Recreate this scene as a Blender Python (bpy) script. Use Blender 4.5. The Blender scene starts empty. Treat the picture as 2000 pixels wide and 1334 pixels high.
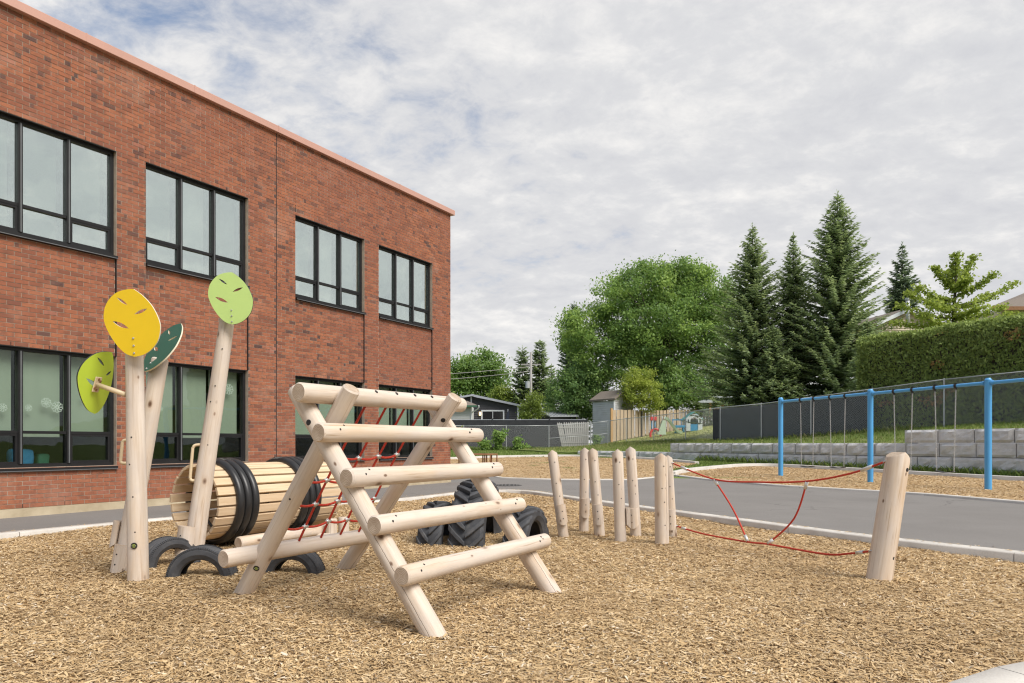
import bpy, bmesh, math, random
import numpy as np
from mathutils import Vector, Matrix, Quaternion, noise as mnoise
from mathutils.geometry import interpolate_bezier

random.seed(7)
rng = np.random.default_rng(7)
sc = bpy.context.scene
COL = sc.collection
R = math.radians

# ------------------------------------------------------------------ camera
FPX, UC, VH, CH = 1400.0, 1000.0, 865.0, 1.10
cam_d = bpy.data.cameras.new('camera')
cam = bpy.data.objects.new('camera', cam_d); COL.objects.link(cam)
cam.location = (0, 0, CH); cam.rotation_euler = (R(90), 0, 0)
cam_d.sensor_width = 36.0; cam_d.lens = 25.2; cam_d.shift_y = 0.099
cam_d.clip_start = 0.05; cam_d.clip_end = 3000
sc.camera = cam

# ------------------------------------------------------------------ world
SUN_AZ, SUN_EL = (0.74, -0.67), 48.0         # horizontal direction towards the sun
w = bpy.data.worlds.new('World'); sc.world = w; w.use_nodes = True
nt = w.node_tree; nt.nodes.clear()
def wn(t, **k):
    n = nt.nodes.new(t)
    for a, b in k.items(): setattr(n, a, b)
    return n
def wl(a, b): nt.links.new(a, b)
def wmath(op, a, b=None):
    n = wn('ShaderNodeMath', operation=op)
    for i, x in enumerate((a, b)):
        if x is None: continue
        if isinstance(x, (int, float)): n.inputs[i].default_value = x
        else: wl(x, n.inputs[i])
    return n.outputs[0]
out = wn('ShaderNodeOutputWorld'); bg = wn('ShaderNodeBackground'); bg.inputs[1].default_value = 0.10
sky = wn('ShaderNodeTexSky'); sky.sky_type = 'NISHITA'; sky.sun_disc = False
sky.sun_elevation = R(SUN_EL); sky.sun_rotation = math.atan2(SUN_AZ[0], SUN_AZ[1])
sky.air_density = 1.0; sky.dust_density = 1.2
tc = wn('ShaderNodeTexCoord'); sep = wn('ShaderNodeSeparateXYZ'); wl(tc.outputs['Generated'], sep.inputs[0])
zc = wmath('ADD', wmath('MAXIMUM', sep.outputs[2], 0.0), 0.26)
px = wmath('DIVIDE', sep.outputs[0], zc); py = wmath('DIVIDE', sep.outputs[1], zc)
cmb = wn('ShaderNodeCombineXYZ'); wl(px, cmb.inputs[0]); wl(py, cmb.inputs[1])
def wnoise(scale, detail, rough, off=(0, 0, 0), dist=0.0, sx=1.0, rot=0.0):
    m = wn('ShaderNodeMapping'); m.inputs['Location'].default_value = off
    m.inputs['Scale'].default_value = (sx, 1, 1); m.inputs['Rotation'].default_value = (0, 0, rot)
    wl(cmb.outputs[0], m.inputs[0])
    n = wn('ShaderNodeTexNoise'); n.inputs['Scale'].default_value = scale; n.inputs['Detail'].default_value = detail
    n.inputs['Roughness'].default_value = rough; n.inputs['Distortion'].default_value = dist
    wl(m.outputs[0], n.inputs['Vector']); return n.outputs['Fac']
big = wnoise(0.55, 3, 0.5, (3.1, 1.7, 0), 0.3)
mid = wnoise(1.7, 8, 0.62, (0.4, 5.2, 0), 0.5, 0.6, 0.5)
fine = wnoise(4.2, 9, 0.66, (7.7, 2.2, 0), 0.25, 0.85, 0.6); tiny = wnoise(13.0, 6, 0.62, (2.7, 9.2, 0), 0.3, 0.8, 0.8)
# thin cloud towards the upper left of the view, closed elsewhere: one broad bank across the whole sky
bank = wmath('ADD', wmath('MULTIPLY', px, 0.16), wmath('MULTIPLY', py, 0.055))
cov = wmath('ADD', wmath('ADD', wmath('MULTIPLY', big, 0.5), wmath('MULTIPLY', mid, 0.75)), wmath('MULTIPLY', fine, 0.35))
cov = wmath('ADD', wmath('ADD', cov, bank), wmath('MULTIPLY', wmath('SUBTRACT', tiny, 0.5), 0.55))
mr = wn('ShaderNodeMapRange'); mr.inputs['From Min'].default_value = 0.46; mr.inputs['From Max'].default_value = 0.86
mr.interpolation_type = 'SMOOTHSTEP'; wl(cov, mr.inputs['Value'])
shade = wmath('ADD', wmath('ADD', wmath('MULTIPLY', mid, 0.34), wmath('MULTIPLY', fine, 0.38)), wmath('MULTIPLY', tiny, 0.28))
cr = wn('ShaderNodeValToRGB'); wl(shade, cr.inputs[0])
e = cr.color_ramp.elements
e[0].position = 0.36; e[0].color = (4.0, 4.05, 4.3, 1)
e[1].position = 0.64; e[1].color = (6.4, 6.25, 6.05, 1)
mid_e = cr.color_ramp.elements.new(0.5); mid_e.color = (4.75, 4.77, 4.88, 1)
mx = wn('ShaderNodeMix', data_type='RGBA'); wl(mr.outputs[0], mx.inputs['Factor'])
wl(sky.outputs[0], mx.inputs['A']); wl(cr.outputs[0], mx.inputs['B'])
wl(mx.outputs['Result'], bg.inputs[0]); wl(bg.outputs[0], out.inputs[0])

# ------------------------------------------------------------------ sun and exposure
sd = bpy.data.lights.new('sun', 'SUN'); sd.energy = 2.75; sd.angle = R(30); sd.color = (1.0, 0.955, 0.895)
sun = bpy.data.objects.new('sun', sd); COL.objects.link(sun)
az = Vector((SUN_AZ[0], SUN_AZ[1], 0)).normalized() * math.cos(R(SUN_EL)); az.z = math.sin(R(SUN_EL))
sun.rotation_euler = az.to_track_quat('Z', 'Y').to_euler(); sun.location = (20, -10, 30)
vs = sc.view_settings; vs.view_transform = 'Standard'; vs.look = 'None'; vs.gamma = 1.0
vs.exposure = 0.64; vs.use_curve_mapping = False
sc.cycles.use_denoising = True; sc.cycles.filter_width = 1.2
sc.cycles.max_bounces = 6; sc.cycles.transparent_max_bounces = 12

# ------------------------------------------------------------------ geometry of the view
def P(u, v, Z): return Vector(((u - UC) / FPX * Z, Z, CH + (VH - v) / FPX * Z))
def G(u, v, z=0.0):
    Z = (CH - z) * FPX / (v - VH); return Vector(((u - UC) / FPX * Z, Z, z))
FD = Vector((0.510, 0.860, 0)).normalized()      # along the facade, away from the camera
FN = Vector((FD.y, -FD.x, 0))                    # out of the facade
UP = Vector((0, 0, 1))
def H(y): return 0.018 * max(0.0, y - 21.0)

# ------------------------------------------------------------------ materials
MATS = {}
class NT:
    def __init__(s, name):
        s.m = bpy.data.materials.new(name); s.m.use_nodes = True; s.t = s.m.node_tree
        s.b = s.t.nodes['Principled BSDF']; s.o = s.t.nodes['Material Output']; MATS[name] = s.m
    def n(s, t, **k):
        x = s.t.nodes.new(t)
        for a, b in k.items(): setattr(x, a, b)
        return x
    def l(s, a, b): s.t.links.new(a, b)
    def math(s, op, a, b=None, clamp=False):
        n = s.n('ShaderNodeMath', operation=op); n.use_clamp = clamp
        for i, x in enumerate((a, b)):
            if x is None: continue
            if isinstance(x, (int, float)): n.inputs[i].default_value = x
            else: s.l(x, n.inputs[i])
        return n.outputs[0]
    def coord(s, kind='Object', scale=(1, 1, 1), rnd=False):
        c = s.n('ShaderNodeTexCoord'); m = s.n('ShaderNodeMapping'); m.inputs['Scale'].default_value = scale
        s.l(c.outputs[kind], m.inputs[0])
        if rnd:
            oi = s.n('ShaderNodeObjectInfo'); k = s.math('MULTIPLY', oi.outputs['Random'], 37.0)
            cb = s.n('ShaderNodeCombineXYZ')
            for i in range(3): s.l(k, cb.inputs[i])
            s.l(cb.outputs[0], m.inputs['Location'])
        return m.outputs[0]
    def noise(s, vec, scale, detail=4, rough=0.55, dist=0):
        n = s.n('ShaderNodeTexNoise'); n.inputs['Scale'].default_value = scale; n.inputs['Detail'].default_value = detail
        n.inputs['Roughness'].default_value = rough; n.inputs['Distortion'].default_value = dist
        s.l(vec, n.inputs['Vector']); return n.outputs['Fac']
    def ramp(s, fac, stops, interp='LINEAR'):
        r = s.n('ShaderNodeValToRGB'); r.color_ramp.interpolation = interp; s.l(fac, r.inputs[0])
        el = r.color_ramp.elements
        while len(el) < len(stops): el.new(0.5)
        for e_, (p, c) in zip(el, stops):
            e_.position = p; e_.color = (c, c, c, 1) if isinstance(c, (int, float)) else tuple(c) + (1,)
        return r.outputs[0]
    def mix(s, fac, a, b, mode='MIX'):
        m = s.n('ShaderNodeMix', data_type='RGBA', blend_type=mode)
        for key, x in (('Factor', fac), ('A', a), ('B', b)):
            if isinstance(x, (int, float)): m.inputs[key].default_value = x
            elif isinstance(x, tuple): m.inputs[key].default_value = x + (1,)
            else: s.l(x, m.inputs[key])
        return m.outputs['Result']
    def bump(s, h, strength=0.3, dist=0.01):
        b = s.n('ShaderNodeBump'); b.inputs['Strength'].default_value = strength; b.inputs['Distance'].default_value = dist
        s.l(h, b.inputs['Height']); s.l(b.outputs[0], s.b.inputs['Normal'])
    def set(s, col=None, rough=0.7, spec=0.3, metal=0.0):
        if isinstance(col, tuple): s.b.inputs['Base Color'].default_value = col + (1,)
        elif col is not None: s.l(col, s.b.inputs['Base Color'])
        if isinstance(rough, (int, float)): s.b.inputs['Roughness'].default_value = rough
        else: s.l(rough, s.b.inputs['Roughness'])
        s.b.inputs['Specular IOR Level'].default_value = spec; s.b.inputs['Metallic'].default_value = metal
        return s.m

def pmat(name, c1, c2, scale=6, detail=5, rough=0.75, spec=0.25, metal=0.0, bump=0.0, bscale=None, stretch=(1, 1, 1), rnd=False, kind='Object', bd=0.01):
    t = NT(name); v = t.coord(kind, stretch, rnd)
    f = t.noise(v, scale, detail)
    col = t.ramp(f, [(0.3, c1), (0.7, c2)])
    if bump: t.bump(t.noise(v, bscale or scale * 4, 4), bump, bd)
    return t.set(col, rough, spec, metal)

# peeled log: long grain streaks, knots, one drying crack; local z runs along the log
def log_mat():
    t = NT('peeled_log'); v = t.coord('Object', (1, 1, 1), True)
    vs_ = t.coord('Object', (22, 22, 1.2), True)
    grain = t.noise(vs_, 1.0, 5, 0.6, 0.4)
    blot = t.noise(v, 3.2, 4, 0.6)
    col = t.ramp(grain, [(0.25, (0.48, 0.385, 0.29)), (0.5, (0.61, 0.52, 0.43)), (0.75, (0.69, 0.615, 0.535))])
    col = t.mix(t.ramp(blot, [(0.42, 0.0), (0.70, 0.75)]), col, (0.545, 0.475, 0.42))
    st = t.noise(t.coord('Object', (55, 55, 1.6), True), 1.0, 4, 0.65, 0.6)
    stm = t.noise(t.coord('Object', (3, 3, 1.4), True), 1.0, 3, 0.6)
    col = t.mix(t.math('MULTIPLY', t.ramp(st, [(0.56, 0.0), (0.66, 0.85)]), t.ramp(stm, [(0.40, 0.15), (0.66, 1.0)])), col, (0.34, 0.235, 0.15))
    amb = t.noise(t.coord('Object', (5, 5, 1.1), True), 1.0, 3, 0.6)
    col = t.mix(t.ramp(amb, [(0.52, 0.0), (0.76, 0.55)]), col, (0.56, 0.39, 0.23))
    v2 = t.n('ShaderNodeTexVoronoi'); t.l(t.coord('Object', (17, 17, 9), True), v2.inputs['Vector']); v2.inputs['Scale'].default_value = 1.0
    nick = t.math('MULTIPLY', t.ramp(v2.outputs['Distance'], [(0.10, 1.0), (0.20, 0.0)]), t.ramp(v2.outputs['Color'], [(0.78, 0.0), (0.82, 1.0)]))
    col = t.mix(nick, col, (0.19, 0.125, 0.085))
    vo = t.n('ShaderNodeTexVoronoi'); vo.inputs['Scale'].default_value = 1.0; vo.inputs['Randomness'].default_value = 1.0
    t.l(t.coord('Object', (7.5, 7.5, 4.2), True), vo.inputs['Vector'])
    knot = t.ramp(vo.outputs['Distance'], [(0.07, 1.0), (0.17, 0.0)])
    halo = t.ramp(vo.outputs['Distance'], [(0.08, 0.4), (0.33, 0.0)])
    sel = t.ramp(vo.outputs['Color'], [(0.52, 0.0), (0.58, 1.0)])
    col = t.mix(t.math('MULTIPLY', halo, sel), col, (0.40, 0.25, 0.14))
    col = t.mix(t.math('MULTIPLY', knot, sel), col, (0.13, 0.075, 0.045))
    # drying crack along one side
    c = t.n('ShaderNodeTexCoord'); sp = t.n('ShaderNodeSeparateXYZ'); t.l(c.outputs['Object'], sp.inputs[0])
    ang = t.math('ARCTAN2', sp.outputs[1], sp.outputs[0])
    wob = t.noise(t.coord('Object', (0.4, 0.4, 3.0), True), 1.0, 5, 0.7)
    oi = t.n('ShaderNodeObjectInfo')
    a0 = t.math('ADD', t.math('MULTIPLY', oi.outputs['Random'], 5.0), -2.5)
    dd = t.math('ABSOLUTE', t.math('SUBTRACT', t.math('ADD', ang, t.math('MULTIPLY', wob, 0.5)), a0))
    crack = t.ramp(dd, [(0.0, 1.0), (0.035, 0.0)])
    gap = t.ramp(t.noise(t.coord('Object', (0.2, 0.2, 1.3), True), 1.0, 2), [(0.40, 0.0), (0.46, 1.0)])
    crk = t.math('MULTIPLY', crack, gap)
    col = t.mix(crk, col, (0.10, 0.06, 0.035))
    h = t.math('SUBTRACT', t.math('MULTIPLY', grain, 0.4), t.math('MULTIPLY', crk, 2.0))
    t.bump(h, 0.45, 0.006)
    return t.set(col, 0.62, 0.25)
log_mat()
def end_mat():
    t = NT('log_end_grain'); c = t.n('ShaderNodeTexCoord'); sp = t.n('ShaderNodeSeparateXYZ'); t.l(c.outputs['Object'], sp.inputs[0])
    r = t.math('SQRT', t.math('ADD', t.math('POWER', sp.outputs[0], 2.0), t.math('POWER', sp.outputs[1], 2.0)))
    nz = t.noise(t.coord('Object', (1, 1, 1), True), 14, 4)
    ring = t.math('SINE', t.math('ADD', t.math('MULTIPLY', r, 640.0), t.math('MULTIPLY', nz, 9.0)))
    f = t.math('ADD', t.math('MULTIPLY', ring, 0.16), t.math('MULTIPLY', nz, 0.9))
    col = t.ramp(f, [(0.2, (0.33, 0.245, 0.175)), (0.6, (0.50, 0.405, 0.315)), (0.9, (0.64, 0.55, 0.455))])
    t.bump(f, 0.3, 0.004); return t.set(col, 0.8, 0.15)
end_mat()
def brick_mat(name, src):
    t = NT(name)
    if src == 'attr':
        a = t.n('ShaderNodeAttribute', attribute_name='tone'); tone = a.outputs['Fac']
    else:
        oi = t.n('ShaderNodeObjectInfo'); sp = t.n('ShaderNodeSeparateColor'); t.l(oi.outputs['Color'], sp.inputs[0]); tone = sp.outputs[0]
    geo = t.n('ShaderNodeNewGeometry'); mp = t.n('ShaderNodeMapping'); t.l(geo.outputs['Position'], mp.inputs[0])
    v = mp.outputs[0]
    col = t.ramp(tone, [(0.0, (0.052, 0.040, 0.043)), (0.13, (0.110, 0.066, 0.058)), (0.22, (0.20, 0.079, 0.052)), (0.5, (0.315, 0.113, 0.062)),
                        (0.8, (0.375, 0.142, 0.074)), (1.0, (0.345, 0.145, 0.102))])
    fl = t.noise(v, 11.0, 5, 0.7); col = t.mix(t.ramp(fl, [(0.46, 0.0), (0.68, 0.85)]), col, (0.17, 0.078, 0.052))
    f2 = t.noise(v, 60.0, 4, 0.7); col = t.mix(t.ramp(f2, [(0.35, 0.35), (0.6, 0.0)]), col, (0.20, 0.085, 0.05))
    # worn pale bloom low down on the wall, irregular
    f3 = t.noise(v, 1.3, 4, 0.6); col = t.mix(t.ramp(f3, [(0.56, 0.0), (0.76, 0.35)]), col, (0.50, 0.30, 0.215))
    f4 = t.noise(v, 0.45, 3, 0.5); col = t.mix(t.ramp(f4, [(0.42, 0.0), (0.66, 0.45)]), col, (0.24, 0.092, 0.06))
    t.bump(f2, 0.5, 0.004); return t.set(col, 0.85, 0.2)
brick_mat('brick_clay', 'attr'); brick_mat('brick_clay_single', 'obj')
pmat('mortar', (0.32, 0.255, 0.20), (0.42, 0.35, 0.28), 8, bump=0.4, bscale=120)
pmat('foundation_concrete', (0.36, 0.29, 0.19), (0.52, 0.44, 0.31), 3, 6, bump=0.4, bscale=40)
pmat('coping_metal', (0.50, 0.285, 0.225), (0.55, 0.315, 0.25), 1.5, rough=0.42, spec=0.5, metal=0.15)
pmat('black_aluminium', (0.011, 0.011, 0.012), (0.017, 0.017, 0.018), 3, rough=0.45, spec=0.3)
pmat('grey_flashing', (0.09, 0.095, 0.10), (0.13, 0.135, 0.14), 3, rough=0.45, spec=0.5)
pmat('sage_blind', (0.235, 0.275, 0.215), (0.27, 0.31, 0.245), 3, rough=0.9, stretch=(1, 1, 0.15))
pmat('white_curtain', (0.60, 0.62, 0.57), (0.72, 0.73, 0.68), 3, rough=0.9)
pmat('dark_interior', (0.035, 0.038, 0.036), (0.07, 0.072, 0.068), 1.2, rough=0.9)
def glass_mat(name, refl, tint, bump=0.02):
    t = NT(name); t.t.nodes.remove(t.b)
    tr = t.n('ShaderNodeBsdfTransparent'); tr.inputs[0].default_value = tint + (1,)
    gl = t.n('ShaderNodeBsdfGlossy'); gl.inputs['Roughness'].default_value = 0.01; gl.inputs[0].default_value = (0.90, 0.97, 0.93, 1)
    fr = t.n('ShaderNodeLayerWeight'); fr.inputs[0].default_value = 0.5
    f = t.math('ADD', t.math('MULTIPLY', t.math('POWER', fr.outputs['Facing'], 4.0), 0.7), refl, True)
    bp = t.n('ShaderNodeBump'); bp.inputs['Strength'].default_value = bump; bp.inputs['Distance'].default_value = 0.3
    t.l(t.noise(t.coord('Object', (1, 1, 1), True), 1.6, 2), bp.inputs['Height']); t.l(bp.outputs[0], gl.inputs['Normal'])
    mxs = t.n('ShaderNodeMixShader'); t.l(f, mxs.inputs[0]); t.l(tr.outputs[0], mxs.inputs[1]); t.l(gl.outputs[0], mxs.inputs[2])
    t.l(mxs.outputs[0], t.o.inputs[0]); return t.m
glass_mat('coated_glass', 0.56, (0.95, 0.985, 0.965), 0.012); glass_mat('clear_glass', 0.035, (0.93, 0.965, 0.945), 0.006)
pmat('paper_white', (0.36, 0.40, 0.36), (0.52, 0.56, 0.51), 30, rough=0.8)
pmat('blue_fabric', (0.02, 0.13, 0.27), (0.035, 0.19, 0.36), 9, rough=0.9)
pmat('teal_plastic', (0.03, 0.13, 0.09), (0.05, 0.17, 0.11), 9, rough=0.6)
def asphalt():
    t = NT('asphalt'); v = t.coord('Object')
    f = t.noise(v, 0.6, 6, 0.6); g = t.noise(v, 170, 3, 0.8); k = t.noise(v, 45, 3, 0.7)
    col = t.ramp(f, [(0.3, (0.205, 0.193, 0.183)), (0.7, (0.245, 0.232, 0.220))])
    col = t.mix(t.ramp(g, [(0.35, 0.55), (0.65, 0.0)]), col, (0.125, 0.117, 0.110))
    col = t.mix(t.ramp(k, [(0.55, 0.0), (0.75, 0.5)]), col, (0.29, 0.275, 0.25))
    vo = t.n('ShaderNodeTexVoronoi'); vo.feature = 'DISTANCE_TO_EDGE'; vo.inputs['Scale'].default_value = 0.22
    wv = t.n('ShaderNodeVectorMath'); wv.operation = 'ADD'; nc = t.n('ShaderNodeTexNoise'); nc.inputs['Scale'].default_value = 1.4; nc.inputs['Detail'].default_value = 5; t.l(v, nc.inputs['Vector'])
    t.l(v, wv.inputs[0]); t.l(nc.outputs['Color'], wv.inputs[1]); t.l(wv.outputs[0], vo.inputs['Vector'])
    crk = t.math('MULTIPLY', t.ramp(vo.outputs['Distance'], [(0.0, 0.6), (0.004, 0.0)]), t.ramp(t.noise(v, 0.35, 2), [(0.5, 0.0), (0.56, 1.0)]))
    col = t.mix(crk, col, (0.07, 0.065, 0.06))
    st = t.noise(v, 0.23, 5, 0.7); col = t.mix(t.ramp(st, [(0.55, 0.0), (0.72, 0.35)]), col, (0.13, 0.122, 0.115))
    t.bump(g, 0.6, 0.006); return t.set(col, 0.9, 0.2)
asphalt()
def kerbm():
    t = NT('kerb_concrete'); v = t.coord('Object')
    f = t.noise(v, 1.7, 7, 0.65); g = t.noise(v, 80, 3, 0.7)
    col = t.ramp(f, [(0.28, (0.43, 0.40, 0.36)), (0.5, (0.55, 0.52, 0.475)), (0.75, (0.63, 0.60, 0.555))])
    col = t.mix(t.ramp(g, [(0.3, 0.35), (0.5, 0.0)]), col, (0.37, 0.34, 0.30)); t.bump(g, 0.3, 0.004); return t.set(col, 0.85, 0.2)
kerbm()
def chipbase():
    t = NT('chip_bed'); v = t.coord('Object', (1, 1, 1))
    f = t.noise(v, 1.2, 5, 0.6); vo = t.n('ShaderNodeTexVoronoi'); vo.inputs['Scale'].default_value = 46; t.l(t.coord('Object', (1, 1.7, 1)), vo.inputs['Vector'])
    col = t.ramp(vo.outputs['Color'], [(0.1, (0.33, 0.215, 0.11)), (0.5, (0.52, 0.37, 0.21)), (0.9, (0.66, 0.50, 0.32))])
    col = t.mix(t.ramp(f, [(0.4, 0.0), (0.75, 0.4)]), col, (0.34, 0.225, 0.12)); t.bump(vo.outputs['Distance'], 0.8, 0.02); return t.set(col, 0.9, 0.15)
chipbase()
def tonemat(name, stops, rough=0.85, spec=0.15, trans=0.0, nscale=None, ncol=None):
    t = NT(name); a = t.n('ShaderNodeAttribute', attribute_name='tone')
    col = t.ramp(a.outputs['Fac'], stops)
    if nscale:
        geo = t.n('ShaderNodeNewGeometry')
        col = t.mix(t.ramp(t.noise(geo.outputs['Position'], nscale, 4, 0.6), [(0.40, 0.0), (0.68, 0.75)]), col, ncol)
    t.set(col, rough, spec)
    if trans:
        tl = t.n('ShaderNodeBsdfTranslucent'); t.l(t.mix(0.35, col, (0.25, 0.32, 0.05)), tl.inputs[0])
        ms = t.n('ShaderNodeMixShader'); ms.inputs[0].default_value = trans
        t.l(t.b.outputs[0], ms.inputs[1]); t.l(tl.outputs[0], ms.inputs[2]); t.l(ms.outputs[0], t.o.inputs[0])
    return t.m
tonemat('wood_chip', [(0.0, (0.21, 0.12, 0.055)), (0.25, (0.42, 0.275, 0.13)), (0.6, (0.59, 0.43, 0.235)), (0.85, (0.70, 0.55, 0.35)), (1.0, (0.70, 0.62, 0.50))], 0.85, 0.15, 0, 0.55, (0.40, 0.275, 0.145))
tonemat('leaf_maple', [(0, (0.139, 0.239, 0.078)), (0.5, (0.231, 0.373, 0.106)), (1, (0.397, 0.544, 0.146))], 0.5, 0.4, 0.5)
tonemat('leaf_dark', [(0, (0.132, 0.232, 0.092)), (0.5, (0.216, 0.353, 0.124)), (1, (0.353, 0.497, 0.154))], 0.55, 0.35, 0.5)
tonemat('leaf_lime', [(0, (0.223, 0.295, 0.065)), (0.5, (0.353, 0.439, 0.086)), (1, (0.518, 0.576, 0.122))], 0.5, 0.35, 0.5)
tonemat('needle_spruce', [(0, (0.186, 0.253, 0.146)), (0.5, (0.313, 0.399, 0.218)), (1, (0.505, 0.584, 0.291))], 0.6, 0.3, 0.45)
tonemat('needle_blue', [(0, (0.122, 0.18, 0.134)), (0.5, (0.2, 0.276, 0.2)), (1, (0.317, 0.388, 0.254))], 0.6, 0.3, 0.45)
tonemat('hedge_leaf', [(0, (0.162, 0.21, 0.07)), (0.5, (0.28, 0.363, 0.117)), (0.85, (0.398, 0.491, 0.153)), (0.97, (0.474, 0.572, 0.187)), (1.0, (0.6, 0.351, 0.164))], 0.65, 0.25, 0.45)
tonemat('grass_blade', [(0, (0.094, 0.149, 0.039)), (0.5, (0.165, 0.237, 0.057)), (0.85, (0.297, 0.33, 0.105)), (1.0, (0.44, 0.396, 0.198))], 0.7, 0.2, 0.35)
def groundm(name, a, b, c):
    t = NT(name); v = t.coord('Object'); f = t.noise(v, 0.5, 6, 0.65); g = t.noise(v, 14, 5, 0.7)
    col = t.ramp(g, [(0.3, a), (0.7, b)]); col = t.mix(t.ramp(f, [(0.5, 0.0), (0.72, 0.8)]), col, c); t.bump(g, 0.6, 0.05); return t.set(col, 0.95, 0.1)
groundm('lawn', (0.115, 0.160, 0.042), (0.190, 0.245, 0.068), (0.28, 0.235, 0.145))
groundm('dry_lawn', (0.30, 0.33, 0.10), (0.43, 0.45, 0.155), (0.46, 0.42, 0.21))
pmat('bark', (0.055, 0.045, 0.038), (0.105, 0.088, 0.072), 9, stretch=(1, 1, 0.2), bump=0.6, bscale=30)
def blockm():
    t = NT('split_block'); v = t.coord('Object', (1, 1, 1), True)
    f = t.noise(v, 2.2, 7, 0.65); g = t.noise(v, 9, 6, 0.65, 0.6)
    oi = t.n('ShaderNodeObjectInfo')
    col = t.ramp(f, [(0.25, (0.40, 0.40, 0.405)), (0.5, (0.53, 0.525, 0.525)), (0.78, (0.64, 0.63, 0.62))])
    col = t.mix(t.math('MULTIPLY', oi.outputs['Random'], 0.35), col, (0.46, 0.455, 0.46)); t.bump(g, 0.8, 0.04); return t.set(col, 0.9, 0.15)
blockm()
pmat('galvanised', (0.40, 0.41, 0.42), (0.52, 0.53, 0.54), 12, rough=0.45, spec=0.5, metal=0.35)
pmat('chain_steel', (0.42, 0.42, 0.41), (0.58, 0.57, 0.55), 20, rough=0.45, spec=0.5, metal=0.3)
pmat('screen_fabric', (0.040, 0.041, 0.045), (0.058, 0.059, 0.064), 5, rough=0.85)
pmat('black_board', (0.030, 0.031, 0.036), (0.046, 0.047, 0.052), 4, rough=0.6)
pmat('blue_paint', (0.075, 0.315, 0.615), (0.090, 0.345, 0.655), 2, rough=0.38, spec=0.5)
pmat('black_rubber', (0.018, 0.018, 0.020), (0.034, 0.034, 0.036), 7, rough=0.6, spec=0.4, bump=0.15, bscale=60)
pmat('tube_rubber', (0.012, 0.012, 0.013), (0.022, 0.022, 0.023), 7, rough=0.38, spec=0.5)
def tyre_m():
    t = NT('worn_tyre'); v = t.coord('Object', (1, 1, 1), True); f = t.noise(v, 5, 6, 0.7); g = t.noise(v, 40, 3)
    col = t.ramp(f, [(0.3, (0.032, 0.033, 0.037)), (0.58, (0.065, 0.067, 0.073)), (0.80, (0.150, 0.143, 0.132))]); t.bump(g, 0.2, 0.004); return t.set(col, 0.68, 0.35)
tyre_m()
def rope_m(name, a, b):
    t = NT(name); v = t.coord('Object', (1, 1, 1)); w_ = t.noise(v, 90, 3, 0.6)
    t.bump(w_, 0.7, 0.004); return t.set(t.ramp(w_, [(0.3, a), (0.7, b)]), 0.6, 0.3)
rope_m('red_rope', (0.38, 0.030, 0.018), (0.60, 0.065, 0.036))
pmat('ferrule_metal', (0.55, 0.55, 0.53), (0.72, 0.72, 0.70), 20, rough=0.35, spec=0.5, metal=0.5)
pmat('bolt_steel', (0.42, 0.41, 0.40), (0.55, 0.54, 0.53), 30, rough=0.4, metal=0.6)
pmat('black_plug', (0.020, 0.018, 0.017), (0.034, 0.030, 0.028), 30, rough=0.5)
def panelm(name, c):
    d = tuple(x * 0.94 for x in c); return pmat(name, d, c, 5, rough=0.40, spec=0.45, bump=0.05, bscale=300)
panelm('panel_yellow', (0.80, 0.545, 0.010)); panelm('panel_pale_green', (0.52, 0.70, 0.225)); panelm('panel_dark_green', (0.012, 0.105, 0.072)); panelm('panel_lime', (0.50, 0.66, 0.060))
panelm('panel_edge', (0.72, 0.66, 0.52)); panelm('panel_edge_black', (0.03, 0.03, 0.03))
pmat('beige_steel', (0.58, 0.46, 0.295), (0.64, 0.51, 0.335), 4, rough=0.4, spec=0.45)
def slat_m():
    t = NT('sawn_slat'); v = t.coord('Object', (1.2, 14, 14), True); f = t.noise(v, 1.6, 5, 0.6, 0.5)
    oi = t.n('ShaderNodeObjectInfo')
    col = t.ramp(f, [(0.25, (0.52, 0.37, 0.21)), (0.55, (0.67, 0.52, 0.35)), (0.8, (0.74, 0.61, 0.44))])
    col = t.mix(t.math('MULTIPLY', oi.outputs['Random'], 0.45), col, (0.54, 0.40, 0.265)); t.bump(f, 0.3, 0.004); return t.set(col, 0.7, 0.2)
slat_m()
pmat('cedar_board', (0.40, 0.305, 0.21), (0.52, 0.41, 0.30), 4, stretch=(4, 4, 0.4), rnd=True)
pmat('cedar_post', (0.50, 0.30, 0.14), (0.58, 0.36, 0.18), 4, stretch=(4, 4, 0.4))
pmat('weathered_picket', (0.33, 0.32, 0.305), (0.47, 0.455, 0.435), 6, stretch=(5, 5, 0.4), rnd=True)
pmat('bench_wood', (0.21, 0.105, 0.052), (0.29, 0.15, 0.08), 6)
pmat('siding_dark', (0.058, 0.057, 0.062), (0.075, 0.074, 0.079), 2, rough=0.7)
pmat('siding_white', (0.56, 0.57, 0.55), (0.66, 0.66, 0.64), 2, rough=0.7)
pmat('siding_grey', (0.46, 0.465, 0.475), (0.54, 0.545, 0.55), 2, rough=0.7)
pmat('siding_beige', (0.56, 0.48, 0.36), (0.64, 0.56, 0.43), 2, rough=0.7)
pmat('trim_white', (0.62, 0.64, 0.67), (0.72, 0.73, 0.75), 3, rough=0.6)
pmat('fascia_grey', (0.33, 0.345, 0.39), (0.40, 0.415, 0.455), 3, rough=0.5)
pmat('green_gutter', (0.045, 0.12, 0.075), (0.06, 0.15, 0.09), 3, rough=0.5)
pmat('shingle', (0.15, 0.125, 0.105), (0.235, 0.20, 0.17), 25, rough=0.95, bump=0.6, bscale=60)
pmat('metal_roof', (0.30, 0.32, 0.34), (0.40, 0.42, 0.44), 5, rough=0.5, metal=0.2)
pmat('dark_glass', (0.012, 0.014, 0.018), (0.02, 0.022, 0.026), 2, rough=0.08, spec=0.6)
pmat('navy_canvas', (0.030, 0.038, 0.058), (0.045, 0.053, 0.075), 5, rough=0.9)
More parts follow.
